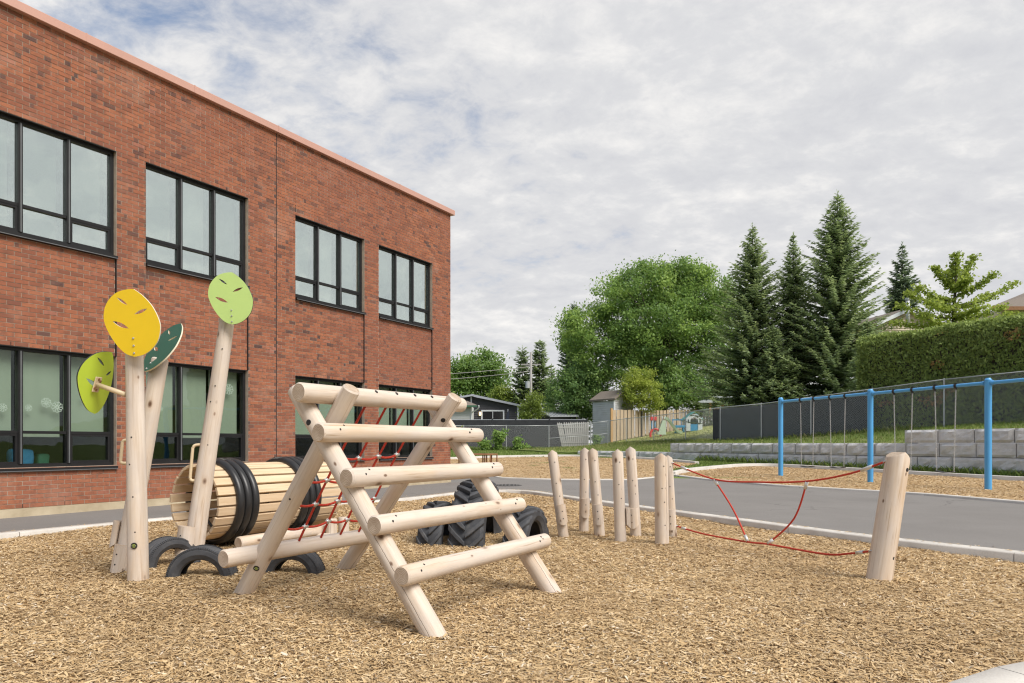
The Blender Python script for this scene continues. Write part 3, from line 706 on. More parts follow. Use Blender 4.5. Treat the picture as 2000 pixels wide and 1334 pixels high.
# bricks
allb = []
rb = random.Random(3)
dark_patch = lambda s, z: mnoise.noise(Vector((s * 0.9, z * 0.9, 4.4)))
for c in range(110):
    z0 = BZ + c * CRS + 0.0047; z1 = z0 + CRS - 0.0094; zm = (z0 + z1) / 2
    off = 0.1 if c % 2 else 0.0; s = S0 - 0.2 + off; joints = []
    while s < S1 + 0.2: joints.append(s); s += 0.2
    cuts = [x for w_ in WINS for x in w_] if True else []
    for a, b in zip(joints, joints[1:]):
        a, b = max(a, S0), min(b, S1)
        if b - a < 0.03: continue
        segs = [(a, b)]
        for (w0, w1) in WINS:
            if not (BZ + 9 * CRS - 0.001 < zm < ZU1): continue
            ns = []
            for (p, q) in segs:
                for x in (w0, w1):
                    if p + 0.012 < x < q - 0.012:
                        ns += [(p, x)]; p = x
                ns.append((p, q))
            segs = ns
        ns = []
        for (p, q) in segs:
            if p + 0.02 < 5.06 < q - 0.02 : ns += [(p, 5.056), (5.064, q)]
            else: ns.append((p, q))
        for (p, q) in ns:
            sm = (p + q) / 2
            if is_open(sm, zm) or q - p < 0.025: continue
            ed = any(abs(p - x) < 0.02 or abs(q - x) < 0.02 for w_ in WINS for x in w_) or abs(q - 5.056) < 0.02
            tone = rb.gauss(0.55, 0.19)
            dp = dark_patch(sm, zm)
            if rb.random() < 0.05 + max(0, dp) * 0.22: tone = rb.uniform(0.02, 0.20)
            elif rb.random() < 0.10: tone = rb.uniform(0.2, 0.35)
            if ed and q - p < 0.14 and c % 2 == 0 and rb.random() < 0.55: tone = rb.uniform(0.03, 0.2)
            if zm < ZL0: tone = tone * 0.5 + 0.45
            o_ = -0.024 if is_spandrel(sm, zm) else 0.0
            oo = o_ + rb.uniform(-0.0022, 0.0018); tone = min(max(tone, 0), 1); pa, qa = p + 0.0047, q - 0.0047
            if tone < 0.2 and qa - pa > 0.16 and rb.random() < 0.7:      # flashed brick: only part of its length burnt dark
                cut = pa + rb.uniform(0.05, 0.10) if rb.random() < .5 else qa - rb.uniform(0.05, 0.10); t2 = rb.uniform(.4, .65)
                lft = cut - pa < qa - cut
                allb.append((pa, cut, z0, z1, oo, tone if lft else t2)); allb.append((cut, qa, z0, z1, oo, t2 if lft else tone))
            else: allb.append((pa, qa, z0, z1, oo, tone))
def in_view(b):
    p = WP((b[0] + b[1]) / 2, 0, (b[2] + b[3]) / 2); u = UC + FPX * p.x / p.y; v = VH - FPX * (p.z - CH) / p.y
    return 4 < u and v > 4 and b[1] - b[0] > 0.12 and not (196 < u < 330 and 560 < v < 1000)
vis = sorted([b for b in allb if in_view(b) and b[3] < ZL0 + 0.01], key=lambda b: b[0])[:190]
vis += sorted([b for b in allb if in_view(b) and b[3] >= ZL0 + 0.01], key=lambda b: b[0])[:300 - len(vis)]
single = set(id(b) for b in vis)
V, T = [], []
BD = 0.105
for b in allb:
    if id(b) in single: continue
    a, q, z0, z1, o_, tone = b
    A = [WP(a, o_, z0), WP(q, o_, z0), WP(q, o_, z1), WP(a, o_, z1)]; Bk = [WP(a, o_ - BD, z0), WP(q, o_ - BD, z0), WP(q, o_ - BD, z1), WP(a, o_ - BD, z1)]
    for f in ((A[0], A[1], A[2], A[3]), (Bk[0], A[0], A[3], Bk[3]), (A[1], Bk[1], Bk[2], A[2]), (A[3], A[2], Bk[2], Bk[3]), (Bk[0], Bk[1], A[1], A[0])):
        V.append([tuple(x) for x in f]); T.append(tone)
quads_mesh('brickwork', V, np.array(T), 'brick_clay', school, 'stuff')
bmesh_cache = {}
qrot = Matrix((-FD, FN, UP)).transposed().to_quaternion()
for b in vis:
    a, q, z0, z1, o_, tone = b; L = round(q - a, 3)
    if L not in bmesh_cache:
        m = MB(); m.aabox((-L / 2, -BD, 0), (L / 2, 0, z1 - z0)); me = bpy.data.meshes.new('brick')
        me.from_pydata([tuple(x) for x in m.v], [], m.f); me.materials.append(MATS['brick_clay_single']); me.update()
        bmesh_cache[L] = me
    o = bpy.data.objects.new('brick', bmesh_cache[L]); link(o, school)
    o.location = WP((a + q) / 2, o_, z0) - worg(school); o.rotation_mode = 'QUATERNION'; o.rotation_quaternion = qrot
    o.color = (tone, tone, tone, 1)
# foundation, control joint, weep joints, coping, end wall, roof
mb = MB(); wbox(mb, S0, S1 + 0.01, -0.4, 0.012, -0.6, BZ - 0.002); mb.build('foundation', 'foundation_concrete', school)
mb = MB(); wbox(mb, 5.051, 5.069, -0.05, 0.0006, BZ, ZTOP); mb.build('control_joint', 'black_plug', school)
for a_, b_ in WINS:
    mb = MB(); wbox(mb, b_ - 0.012, b_ + 0.004, -0.06, 0.0006, ZL1 + 0.002, ZU0 - 0.06); mb.build('control_joint', 'black_plug', school)
    mb = MB(); wbox(mb, a_ - 0.004, a_ + 0.006, -0.06, 0.0006, ZU1 + 0.002, ZU1 + 4.2 * CRS); mb.build('control_joint', 'black_plug', school)
mb = MB()
for k in range(26):
    s = S0 + 0.1 + k * 0.6; wbox(mb, s - 0.005, s + 0.005, -0.03, 0.0005, BZ + 0.004, BZ + CRS - 0.006)
for a, b in WINS:
    for zz in (ZL1, ZU1):
        for k in range(1, 4):
            s = a + (b - a) * k / 4 + 0.03; wbox(mb, s - 0.005, s + 0.005, -0.05, 0.0005 if zz == ZU1 else -0.021, zz + 0.006, zz + CRS - 0.008)
mb.build('weep_joints', 'black_plug', school)
sc_ = S0
while sc_ < S1:
    e_ = min(sc_ + 1.93, S1 + 0.10) if sc_ + 1.93 < S1 - 0.6 else S1 + 0.10
    mb = MB(); wbox(mb, sc_ + 0.003, e_ - 0.003, -0.42, 0.085, ZTOP, ZTOP + 0.135)
    o = mb.build('coping_panel', 'coping_metal', school); bevel(o, 0.006); sc_ = e_
    if e_ >= S1: break
    mb = MB(); wbox(mb, sc_ - 0.012, sc_ + 0.012, -0.425, 0.0885, ZTOP + 0.004, ZTOP + 0.1385); mb.build('coping_joint', 'coping_metal', school)
mb = MB(); wbox(mb, S1 - 0.2, S1, -14, -0.241, BZ, ZTOP); wbox(mb, S0, S0 + 0.2, -14, -0.241, BZ, ZTOP); mb.build('end_wall', 'mortar', school)
mb = MB(); wbox(mb, S0, S1, -14, -0.3, ZTOP - 0.25, ZTOP - 0.02); mb.build('roof', 'shingle', school)
mb = MB(); wbox(mb, S0 + .2, S1 - .2, -4.2, -4.0, 0.0, 7.2); wbox(mb, S0 + .2, S1 - .2, -4.0, -0.245, 0.0, 0.05); wbox(mb, S0 + .2, S1 - .2, -4.0, -0.245, 3.1, 3.5); wbox(mb, S0 + .2, S1 - .2, -4.0, -0.245, 6.6, 6.7)
for s in (1.98, 5.0, 7.95): wbox(mb, s - .06, s + .06, -4.0, -0.245, 0.05, 3.1); wbox(mb, s - .06, s + .06, -4.0, -0.245, 3.5, 6.6)
mb.build('interior', 'dark_interior', school)
def window(wi, a, b, z0, z1, upper):
    FW, tz = 0.055, (0.455 if upper else 0.53); zt = z0 + tz
    mb = MB(); o0, o1 = -0.165, -0.085
    wbox(mb, a, a + FW, o0, o1, z0, z1); wbox(mb, b - FW, b, o0, o1, z0, z1)
    wbox(mb, a + FW, b - FW, o0, o1, z1 - FW, z1); wbox(mb, a + FW, b - FW, o0, o1, z0, z0 + FW)
    fr = mb.build('window', 'black_aluminium', school)
    cs = [a + FW / 2 + (b - a - FW) * k / 3 for k in range(4)]
    for k in (1, 2):
        mb = MB(); wbox(mb, cs[k] - 0.030, cs[k] + 0.030, o0, o1 + 0.012, z0 + FW, z1 - FW); mb.build('mullion', 'black_aluminium', fr)
        mb = MB(); wbox(mb, cs[k] - 0.008, cs[k] + 0.010, o1 + 0.0125, o1 + 0.022, z0 + FW, z1 - FW); mb.build('cover_strip', 'grey_flashing', fr)
    for k in range(3):
        l_ = cs[k] + (0.0275 if k == 0 else 0.030); r_ = cs[k + 1] - (0.0275 if k == 2 else 0.030)
        mb = MB(); wbox(mb, l_, r_, o0, o1 - 0.004, zt - 0.022, zt + 0.022); mb.build('transom', 'black_aluminium', fr)
        ins = 0.0
        if k in (0, 2):
            ins = 0.034; mb = MB(); y0, y1 = o0 + 0.006, o1 - 0.010; zz0, zz1 = z0 + FW, zt - 0.022
            wbox(mb, l_, l_ + ins, y0, y1, zz0, zz1); wbox(mb, r_ - ins, r_, y0, y1, zz0, zz1); wbox(mb, l_ + ins, r_ - ins, y0, y1, zz0, zz0 + ins); wbox(mb, l_ + ins, r_ - ins, y0, y1, zz1 - ins, zz1)
            mb.build('sash', 'black_aluminium', fr)
        for (p0, p1, jn) in ((zt + 0.022, z1 - FW, 0), (z0 + FW, zt - 0.022, ins)):
            mb = MB(); wbox(mb, l_ + jn, r_ - jn, -0.137, -0.131, p0 + jn, p1 - jn)
            mb.build('pane', 'coated_glass' if upper else 'clear_glass', fr)
        bm_ = 'white_curtain' if (upper and wi in (2, 1) and k == 1) else 'sage_blind'
        low = z0 + 0.08 if upper else zt - (0.07 if k == 1 else 0.02)
        mb = MB(); wbox(mb, l_ - 0.02, r_ - (0.075 if upper else 0.02), -0.262, -0.254, low, z1 - 0.03); mb.build('blind', bm_, fr)
    mb = MB()
    A = [WP(a, -0.085, z0 - 0.004), WP(b, -0.085, z0 - 0.004), WP(b, 0.045, z0 - 0.012), WP(a, 0.045, z0 - 0.012)]; lo = [-0.055, -0.055, -0.055, -0.055]
    Bt = [Vector((p.x, p.y, z0 - 0.058)) for p in A]
    mb.hexa(Bt + [A[0], A[1], A[2], A[3]]); mb.build('sill', 'black_aluminium', fr)
    mb = MB(); wbox(mb, a, b, 0.0455, 0.050, z0 - 0.056, z0 - 0.044); mb.build('sill_drip', 'grey_flashing', fr)
    mb = MB(); wbox(mb, a + 0.002, b - 0.002, -0.083, -0.002 if upper else -0.023, z1 - 0.012, z1 - 0.002); mb.build('lintel', 'black_aluminium', fr)
    return fr
WOBJ = {}
for wi, (a, b) in enumerate(WINS):
    for up_, (z0, z1) in enumerate(((ZL0, ZL1), (ZU0, ZU1))):
        WOBJ[(wi, up_)] = window(wi, a, b, z0, z1, bool(up_))
# paper snowflakes and bubbles stuck to the lower panes
rs = random.Random(11)
for (wi, s, z, r_) in ((0, 0.02, 2.28, 0.03), (0, 0.10, 1.62, 0.06), (0, 0.70, 1.72, 0.075), (0, 0.86, 1.66, 0.085), (0, 0.45, 1.63, 0.05), (0, 1.25, 1.86, 0.045), (1, 4.02, 2.14, 0.10), (1, 2.45, 2.35, 0.045), (1, 2.60, 1.7, 0.04)):
    mb = MB(); c = WP(s, -0.142, z)
    for k in range(9):
        an = math.pi * 2 * k / 9; d = FD * math.cos(an) + UP * math.sin(an); n_ = FN
        mb.box(c + d * r_ * 0.55, d, FN, d.cross(FN), r_ * 0.42, 0.0006, r_ * 0.075)
        e2 = FD * math.cos(an + .35) + UP * math.sin(an + .35)
        mb.box(c + e2 * r_ * 0.92 - FN * 0.002, d.cross(FN), FN, d, r_ * 0.30, 0.0006, r_ * 0.05)
    mb.build('paper_decoration', 'paper_white', WOBJ[(wi, 0)])
# things on the window ledge inside
led = empty('shelf_unit', WP(0.65, -0.55, 0.05), 'low shelf just inside the ground floor window at the left', 'shelf')
mb = MB(); wbox(mb, -0.3, 1.6, -0.72, -0.34, 0.05, 0.74); o = mb.build('cabinet', 'dark_interior', led)
def soft(name, c, rx, ry, rz, mat, seed, label, cat):
    vs_, fs = [], []; n, m = 16, 10
    for j in range(m + 1):
        th = math.pi * j / m
        for i in range(n):
            ph = 2 * math.pi * i / n; d = Vector((math.sin(th) * math.cos(ph), math.sin(th) * math.sin(ph), math.cos(th)))
            d = Vector([math.copysign(abs(x) ** 0.38, x) for x in d]); k = 1 + 0.10 * mnoise.noise(d * 1.7 + Vector((seed, 0, 0)))
            vs_.append(Vector(c) + FD * d.x * rx * k + FN * d.y * ry * k + UP * d.z * rz * k)
    for j in range(m):
        for i in range(n): fs.append((j * n + i, j * n + (i + 1) % n, (j + 1) * n + (i + 1) % n, (j + 1) * n + i))
    o = mk(name, vs_, fs, mat, None, c, True); return tag(o, label, cat)
soft('cushion', WP(0.48, -0.46, 0.88), 0.17, 0.09, 0.13, 'blue_fabric', 1.0, 'blue cushion behind the lower left window', 'cushion')
soft('fabric_bundle', WP(0.06, -0.46, 0.87), 0.10, 0.09, 0.12, 'blue_fabric', 5.0, 'small blue bundle at the left edge of the lower left window', 'bundle')
soft('plastic_tub', WP(0.84, -0.56, 0.84), 0.09, 0.08, 0.09, 'teal_plastic', 9.0, 'dark green tub behind the blue cushion in the window', 'tub')

# ================================================================== CLIMBING FRAME
AR = Vector((-0.466, 4.29, 0))
def CF(a, b, z): p = AR + FD * a + FN * b; return Vector((p.x, p.y, z))
frame = empty('climbing_frame', CF(0.75, -0.95, -0.05), 'pale peeled log climbing frame with rungs and a red rope net', 'climbing frame')
log('leg', CF(0.0, 0.14, -0.23), CF(0.0, -1.17, 1.47), 0.072, 0.064, frame)
log('leg', CF(0.15, -2.02, -0.20), CF(0.15, -0.80, 1.47), 0.069, 0.062, frame)
log('leg', CF(1.50, 0.14, -0.23), CF(1.50, -1.17, 1.47), 0.072, 0.064, frame)
log('leg', CF(1.36, -2.13, -0.17), CF(1.36, -0.80, 1.48), 0.069, 0.062, frame)
LA = math.atan2(1.70, 1.31); LO = Vector((math.sin(LA), math.cos(LA)))   # outward normal of the leg in (b, z)
rungs = []
for i, (b, e0, e1) in enumerate(((-0.225, -0.14, 1.67), (-0.445, -0.13, 1.65), (-0.665, -0.14, 1.66), (-0.885, -0.16, 1.70))):
    z = -0.05 - 1.297 * b; cb, cz = b + LO.x * 0.112, z + LO.y * 0.112
    rg = log('rung', CF(e0, cb, cz), CF(e1, cb, cz), 0.063, 0.059, frame); rungs.append(rg)
    for aa in (0.0, 1.50):
        for dz in (-0.022, 0.030):
            n_ = (FN * LO.x + UP * (LO.y + dz * 14)).normalized(); disc('plug', CF(aa + dz, cb, cz) + n_ * 0.061, n_, 0.008, 0.004, 'black_plug', rg, 8)
top = log('top_beam', CF(-0.16, -0.975, 1.43), CF(1.70, -0.975, 1.43), 0.066, 0.063, frame)
bot = log('bottom_beam', CF(-0.16, -1.72, 0.285), CF(1.56, -1.72, 0.285), 0.066, 0.062, frame)
VA = [0.28, 0.52, 0.75, 0.97, 1.19]; VT, VBt = [], []
for a in VA:
    VT.append(CF(a, -1.015, 1.375)); VBt.append(CF(a - 0.02 if a > .3 else a, -1.68, 0.34))
    n_ = (FN * 0.8 + UP * 0.75).normalized(); disc('plug', CF(a + 0.02, -0.975, 1.43) + n_ * 0.063, n_, 0.014, 0.005, 'black_plug', top, 10)
vr = []
for i, (p, q) in enumerate(zip(VT, VBt)):
    mb = MB(); mb.tube(smooth_path([p, p.lerp(q, .5) - FN * 0.02, q], 6), 0.0092, 8); vr.append(mb.build('vertical_rope', 'red_rope', frame, True))
for j, f in enumerate((0.37, 0.54, 0.71, 0.88)):
    pts = []
    for i in range(5):
        a_ = VT[i].lerp(VBt[i], f - 0.012 * math.sin(i * 2.1 + j)) - FN * (0.02 * 4 * f * (1 - f))
        if i: 
            pr = pts[-1]; pts += catenary(pr, a_, 0.018, 6)[1:]
        else: pts.append(a_)
    mb = MB(); mb.tube(pts, 0.0092, 8); hr = mb.build('horizontal_rope', 'red_rope', frame, True)
    for i in range(5):
        c = pts[i * 6]; d = (VBt[i] - VT[i]).normalized(); mb = MB(); mb.tube([c - d * 0.018, c + d * 0.018], 0.0145, 10)
        mb.tube([c - FD * 0.024, c + FD * 0.024], 0.013, 10); mb.build('rope_clip', 'ferrule_metal', hr, True)
def on_leg(p0, p1, f): return Vector(p0).lerp(Vector(p1), f)
camv = lambda p: (Vector((0, 0, CH)) - Vector(p)).normalized()
def leg_disc(name, p0, p1, f, r_leg, r, mat, parent, side=None, d=0.006):
    c = on_leg(p0, p1, f); ax = (Vector(p1) - Vector(p0)).normalized(); n_ = side if side is not None else camv(c); n_ = (n_ - ax * n_.dot(ax)).normalized()
    return disc(name, c + n_ * r_leg, n_, r, d, mat, parent), c + n_ * r_leg, n_
lg = [o for o in frame.children if o.name.startswith('leg')]
leg_disc('plug', CF(0, .14, -.23), CF(0, -1.17, 1.47), 0.86, 0.0635, 0.020, 'black_plug', lg[0], -FD + FN * 0.1)
leg_disc('plug', CF(1.36, -2.13, -.17), CF(1.36, -.8, 1.48), 0.90, 0.061, 0.020, 'black_plug', lg[3], -FD * .7 + FN)
leg_disc('plug', CF(.15, -2.02, -.2), CF(.15, -.8, 1.47), 0.55, 0.064, 0.007, 'black_plug', lg[1], -FD + FN * .5)
leg_disc('plug', CF(1.36, -2.13, -.17), CF(1.36, -.8, 1.48), 0.30, 0.066, 0.017, 'black_plug', lg[3], -FD + FN * .4)
def emblem(c, n_, r, parent):
    c, n_ = Vector(c), Vector(n_).normalized()
    e_ = disc('emblem', c, n_, r, 0.004, 'black_plug', parent, 20, 0.05)
    x = UP.cross(n_).normalized(); y = n_.cross(x); mb = MB(); c2 = c + n_ * 0.0030
    for (dx, dy, hx, hy) in ((-.42, .0, .14, .18), (.42, .0, .14, .18), (0, .42, .42, .13), (0, -.42, .42, .13), (0, 0.0, .20, .22)):
        mb.box(c2 + x * dx * r + y * dy * r, x, y, n_, hx * r, hy * r, 0.0012)
    o = mb.build('emblem_print', 'emblem_green', e_); bevel(o, 0.0015)
    mb = MB()
    for dx in (-.60, .60): mb.box(c2 + x * dx * r, x, y, n_, .07 * r, .10 * r, 0.0014)
    mb.build('emblem_dots', 'paper_white', e_)
c = on_leg(CF(.15, -2.02, -.2), CF(.15, -.8, 1.47), 0.245); n_ = (camv(c)); ax = (CF(.15, -.8, 1.47) - CF(.15, -2.02, -.2)).normalized(); n_ = (n_ - ax * n_.dot(ax)).normalized()
emblem(c + n_ * 0.0675, n_, 0.022, lg[1])

# ================================================================== LEAF POLES
LO_ = [(720, 225), (770, 262), (820, 320), (852, 390), (857, 440), (840, 500), (800, 545), (755, 570), (708, 579), (660, 562), (615, 520), (575, 460), (550, 400), (546, 355), (560, 305), (590, 265), (630, 238), (680, 226)]
def leafxy(zx, zy): return ((zx - 706) / 354 * 0.53, (579 - zy) / 354 * 0.53)
def leaf_panel(name, origin, ex, ey, scale, mat, edge, parent, bolts=True, flip=False, bend=0.0, right=1.0):
    ex, ey = Vector(ex).normalized(), Vector(ey).normalized(); ey = (ey - ex * ey.dot(ex)).normalized(); nz = ex.cross(ey)
    k = -1 if flip else 1
    ol = [Vector((leafxy(*p)[0] * k * scale, leafxy(*p)[1] * scale, 0)) for p in LO_]
    n = len(ol); pts = []
    for seg in (list(range(0, 9)), list(range(8, n)) + [0]):
        pts += smooth_path([ol[i] for i in seg], 5)[:-1]
    holes = []
    for (a, b, wd) in (((625, 265), (683, 307), 6.5), ((718, 357), (792, 330), 8), ((594, 388), (683, 430), 10.5)):
        A = Vector(leafxy(*a)) * scale; B = Vector(leafxy(*b)) * scale; A.x *= k; B.x *= k
        d = (B - A); nr = Vector((-d.y, d.x)).normalized() * wd / 354 * 0.53 * scale
        h = [A.lerp(B, i / 8) + nr * math.sin(math.pi * i / 8) for i in range(9)] + [A.lerp(B, i / 8) - nr * math.sin(math.pi * i / 8) for i in range(7, 0, -1)]
        holes.append([Vector((p.x, p.y, 0)) for p in h])
    bm = bmesh.new(); es = []
    for loop in [pts] + holes:
        vs_ = [bm.verts.new(p) for p in loop]; es += [bm.edges.new((vs_[i], vs_[(i + 1) % len(vs_)])) for i in range(len(vs_))]
    bmesh.ops.triangle_fill(bm, edges=es, use_beauty=True)
    for f in bm.faces:
        f.normal_update()
        if f.normal.z < 0: f.normal_flip()
    th = 0.0125
    ret = bmesh.ops.extrude_face_region(bm, geom=list(bm.faces))
    nv = [g for g in ret['geom'] if isinstance(g, bmesh.types.BMVert)]
    for v in nv: v.co.z += th
    bmesh.ops.recalc_face_normals(bm, faces=list(bm.faces))
    for f in bm.faces: f.material_index = 1 if abs(f.normal.z) < 0.5 else 0
    if right != 1.0:
        for v in bm.verts:
            if v.co.x > 0: v.co.x *= right
    if bend:
        for i in range(-12, 13):
            bmesh.ops.bisect_plane(bm, geom=list(bm.verts) + list(bm.edges) + list(bm.faces), plane_co=Vector((i * 0.02 + .003, 0, 0)), plane_no=Vector((1, 0, 0)))
        for v in bm.verts: v.co.z += bend * v.co.x ** 2
    me = bpy.data.meshes.new(name); bm.to_mesh(me); bm.free()
    for m in mats_of([mat, edge]): me.materials.append(m)
    o = bpy.data.objects.new(name, me); link(o, parent); o.location = Vector(origin) - worg(parent)
    o.rotation_mode = 'QUATERNION'; o.rotation_quaternion = Matrix((ex, ey, nz)).transposed().to_quaternion()
    if bolts:
        for (bx, by) in ((706, 482), (706, 521), (706, 560)):
            x, y = leafxy(bx, by); vs_ = []
            b = disc('bolt', (0, 0, 0), (0, 0, 1), 0.0085 * scale, 0.004, 'bolt_steel', o, 10, 0.8)
            b.rotation_mode = 'QUATERNION'; b.rotation_quaternion = (1, 0, 0, 0); b.location = (x * k * scale, y * scale, th + 0.002)
    return o
def handle(name, a, b, out, parent, r=0.0135):
    a, b, out = Vector(a), Vector(b), Vector(out); d = (b - a)
    pts = [a, a + out * 0.75, a + out * 0.97 + d * 0.06, a + out + d * 0.14, b + out - d * 0.14, b + out * 0.97 - d * 0.06, b + out * 0.75, b]
    mb = MB(); mb.tube(smooth_path(pts, 5), r, 10); return mb.build(name, 'beige_steel', parent, True)
def foothold(c, ax, out, parent, L=0.22, r=0.065, scoop=True):
    """half-log block fixed to a pole"""
    c, ax, out = Vector(c), Vector(ax).normalized(), Vector(out); out = (out - ax * out.dot(ax)).normalized(); sd_ = ax.cross(out)
    vs_, n = [], 12; nl = 6
    for i in range(nl):
        z = (-0.5 + i / (nl - 1)) * L
        for k in range(n + 1):
            a = math.pi * k / n; x, y = math.cos(a) * r, math.sin(a) * r * 0.95
            zz = z
            if i == 0 and scoop: zz = z + 0.22 * L * (1 - math.sin(a))
            vs_.append(c + ax * zz + sd_ * x + out * y)
    fs, mi_ = [], []; m = n + 1
    for i in range(nl - 1):
        for k in range(n): fs.append((i * m + k, i * m + k + 1, (i + 1) * m + k + 1, (i + 1) * m + k)); mi_.append(0)
        fs.append((i * m + n, i * m, (i + 1) * m, (i + 1) * m + n)); mi_.append(0)
    fs.append(tuple(reversed(range(m)))); mi_.append(1); fs.append(tuple((nl - 1) * m + k for k in range(m))); mi_.append(1)
    q = ax.to_track_quat('Z', 'Y'); qi = q.inverted()
    o = mk('foothold', [qi @ (v - c) for v in vs_], fs, ['peeled_log', 'log_end_grain'], parent, c, False, mi_, q, local=True); shade_auto(o, 40)
    for dz in (0.18, -0.18):
        disc('plug', c + ax * dz * L + out * r * 0.95, out, 0.007, 0.003, 'black_plug', o, 8)
    return o
def stub(p0, p1): return (Vector(p1) - Vector(p0)).normalized()

# pole with the yellow leaf and, on an arm, the lime leaf
b1 = Vector((-3.02, 5.80, -0.2)); t1 = P(262, 655, 5.80)
pl1 = empty('leaf_pole', (b1.x, b1.y, -0.02), 'thick upright pole carrying the yellow leaf panel and a lime leaf on an arm', 'play pole', 'poles with leaf panels')
log('pole', b1, t1, 0.082, 0.066, pl1)
leaf_panel('leaf_panel', P(264.5, 697, 5.68), (1, -0.10, 0.02), (0.02, -0.06, 1), 1.0, 'panel_yellow', 'panel_edge', pl1)['label'] = 'yellow leaf panel with three slits'
cpos = P(268, 1066, 5.72); emblem(Vector((b1.x + 0.004, b1.y - 0.081, P(268, 1066, 5.72).z)), (0.1, -1, 0), 0.025, pl1)
ln_ = Vector((0.93, -0.20, -0.30)).normalized(); ley = Vector((0.29, -0.05, 0.95)); ley = (ley - ln_ * ley.dot(ln_)).normalized(); lex = ley.cross(ln_)
lc = P(186, 750, 5.84); arm1 = lc + ln_ * 0.012; arm0 = lc + ln_ * 0.30
mb = MB(); mb.tube([arm0, arm1], 0.020, 12); arm = mb.build('arm', 'beige_steel', pl1, True)
lf = leaf_panel('leaf_panel', lc - ley * 0.25 + lex * 0.075 - ln_ * 0.012, lex, ley, 1.0, 'panel_lime', 'panel_edge_black', pl1, False, bend=-0.5, right=0.45); lf['label'] = 'lime green leaf panel seen from behind on a short arm'
mb = MB(); nrm = ln_; sx = lex; sy = ley; cc = arm1 + nrm * 0.005
mb.box(cc, sx, sy, nrm, 0.034, 0.064, 0.005); br = mb.build('bracket', 'beige_steel', pl1); bevel(br, 0.004)
for (dx, dy) in ((0, 0.045), (0, -0.045), (0.02, 0.03), (-0.02, -0.03)): disc('bolt', cc + sx * dx + sy * dy + nrm * 0.006, nrm, 0.011, 0.006, 'bench_wood', br, 8)
for f, dx in ((0.62, 0.004), (0.52, -0.03), (0.40, 0.01), (0.27, 0.03)):
    leg_disc('plug', b1, t1, f, 0.074, 0.006, 'black_plug', pl1, Vector((dx * 8, -1, 0)), 0.002)
# pole with the dark green leaf, behind
b2 = Vector((-3.40, 6.20, -0.2)); t2 = P(313, 700, 6.30)
pl2 = empty('leaf_pole', (b2.x, b2.y, -0.02), 'leaning pole with dark green leaf panel, partly hidden behind the yellow leaf pole', 'play pole', 'poles with leaf panels')
log('pole', b2, t2, 0.080, 0.070, pl2); ax2 = stub(b2, t2)
leaf_panel('leaf_panel', P(285, 727, 6.20), (0.80, -0.60, 0), (0.36, 0.44, 0.83), 1.04, 'panel_dark_green', 'panel_edge', pl2)['label'] = 'dark green leaf panel seen edge on'
foothold(b2.lerp(t2, 0.245) + Vector((-0.085, -0.01, 0)), ax2, (-1, -0.25, 0), pl2, 0.24, 0.062)
foothold(b2.lerp(t2, 0.15) + Vector((0.0, -0.072, 0)), ax2, (-0.15, -1, 0), pl2, 0.24, 0.066)
hp = P(252, 882, 6.25); handle('handle', hp + Vector((0.03, 0, 0.10)), hp + Vector((0.01, 0, -0.10)), (-0.075, -0.02, 0), pl2)
# pole with the pale green leaf, right
b3 = Vector((-3.06, 6.80, -0.2)); t3 = P(446, 612, 6.95)
pl3 = empty('leaf_pole', (b3.x, b3.y, -0.02), 'leaning pole topped by the pale green leaf panel, in front of the barrel', 'play pole', 'poles with leaf panels')
log('pole', b3, t3, 0.093, 0.068, pl3); ax3 = stub(b3, t3)
leaf_panel('leaf_panel', P(454.6, 634, 6.82), (1, -0.06, 0.02), (0.03, -0.05, 1), 0.925, 'panel_pale_green', 'panel_edge_black', pl3)['label'] = 'pale green leaf panel with three slits'
handle('handle', P(397, 868, 6.86), P(391, 937, 6.84), (-0.085, -0.03, -0.01), pl3, 0.0145)
foothold(P(364, 1056, 6.66), ax3, (-0.35, -1, 0), pl3, 0.27, 0.088)
for f, dx in ((0.86, 0.3), (0.72, 0.1), (0.66, -0.2), (0.50, 0.25), (0.42, 0.3)):
    leg_disc('plug', b3, t3, f, 0.078, 0.006, 'black_plug', pl3, Vector((dx, -1, 0)), 0.002)

# ================================================================== SLAT BARREL
c0 = Vector((-3.33, 7.5, 0.475)); LB = 1.76; c1 = c0 + FD * LB
barrel = empty('crawl_barrel', (c0 + FD * LB / 2) * 1 - Vector((0, 0, 0.475)), 'wooden slat crawl barrel bound with black rubber rings', 'play barrel')
NS, RB = 23, 0.395
ms = MB(); wS = 2 * math.pi * RB / NS * 0.5 * 0.80
ms.aabox((-LB / 2, -wS, -0.017), (LB / 2, wS, 0.017)); slat_me = bpy.data.meshes.new('slat'); slat_me.from_pydata([tuple(v) for v in ms.v], [], ms.f); slat_me.materials.append(MATS['sawn_slat'])
bm = bmesh.new(); bm.from_mesh(slat_me); bmesh.ops.bevel(bm, geom=list(bm.edges), offset=0.004, segments=1, affect='EDGES'); bm.to_mesh(slat_me); bm.free()
rr_ = random.Random(5)
for k in range(NS):
    a = 2 * math.pi * k / NS + 0.06; rad = FN * math.cos(a) + UP * math.sin(a); tg = -FN * math.sin(a) + UP * math.cos(a)
    o = bpy.data.objects.new('slat', slat_me); link(o, barrel)
    o.location = c0.lerp(c1, 0.5) + rad * (RB - 0.012) + FD * rr_.uniform(-0.012, 0.012) - worg(barrel)
    o.rotation_mode = 'QUATERNION'; o.rotation_quaternion = Matrix((FD, tg, rad)).transposed().to_quaternion()
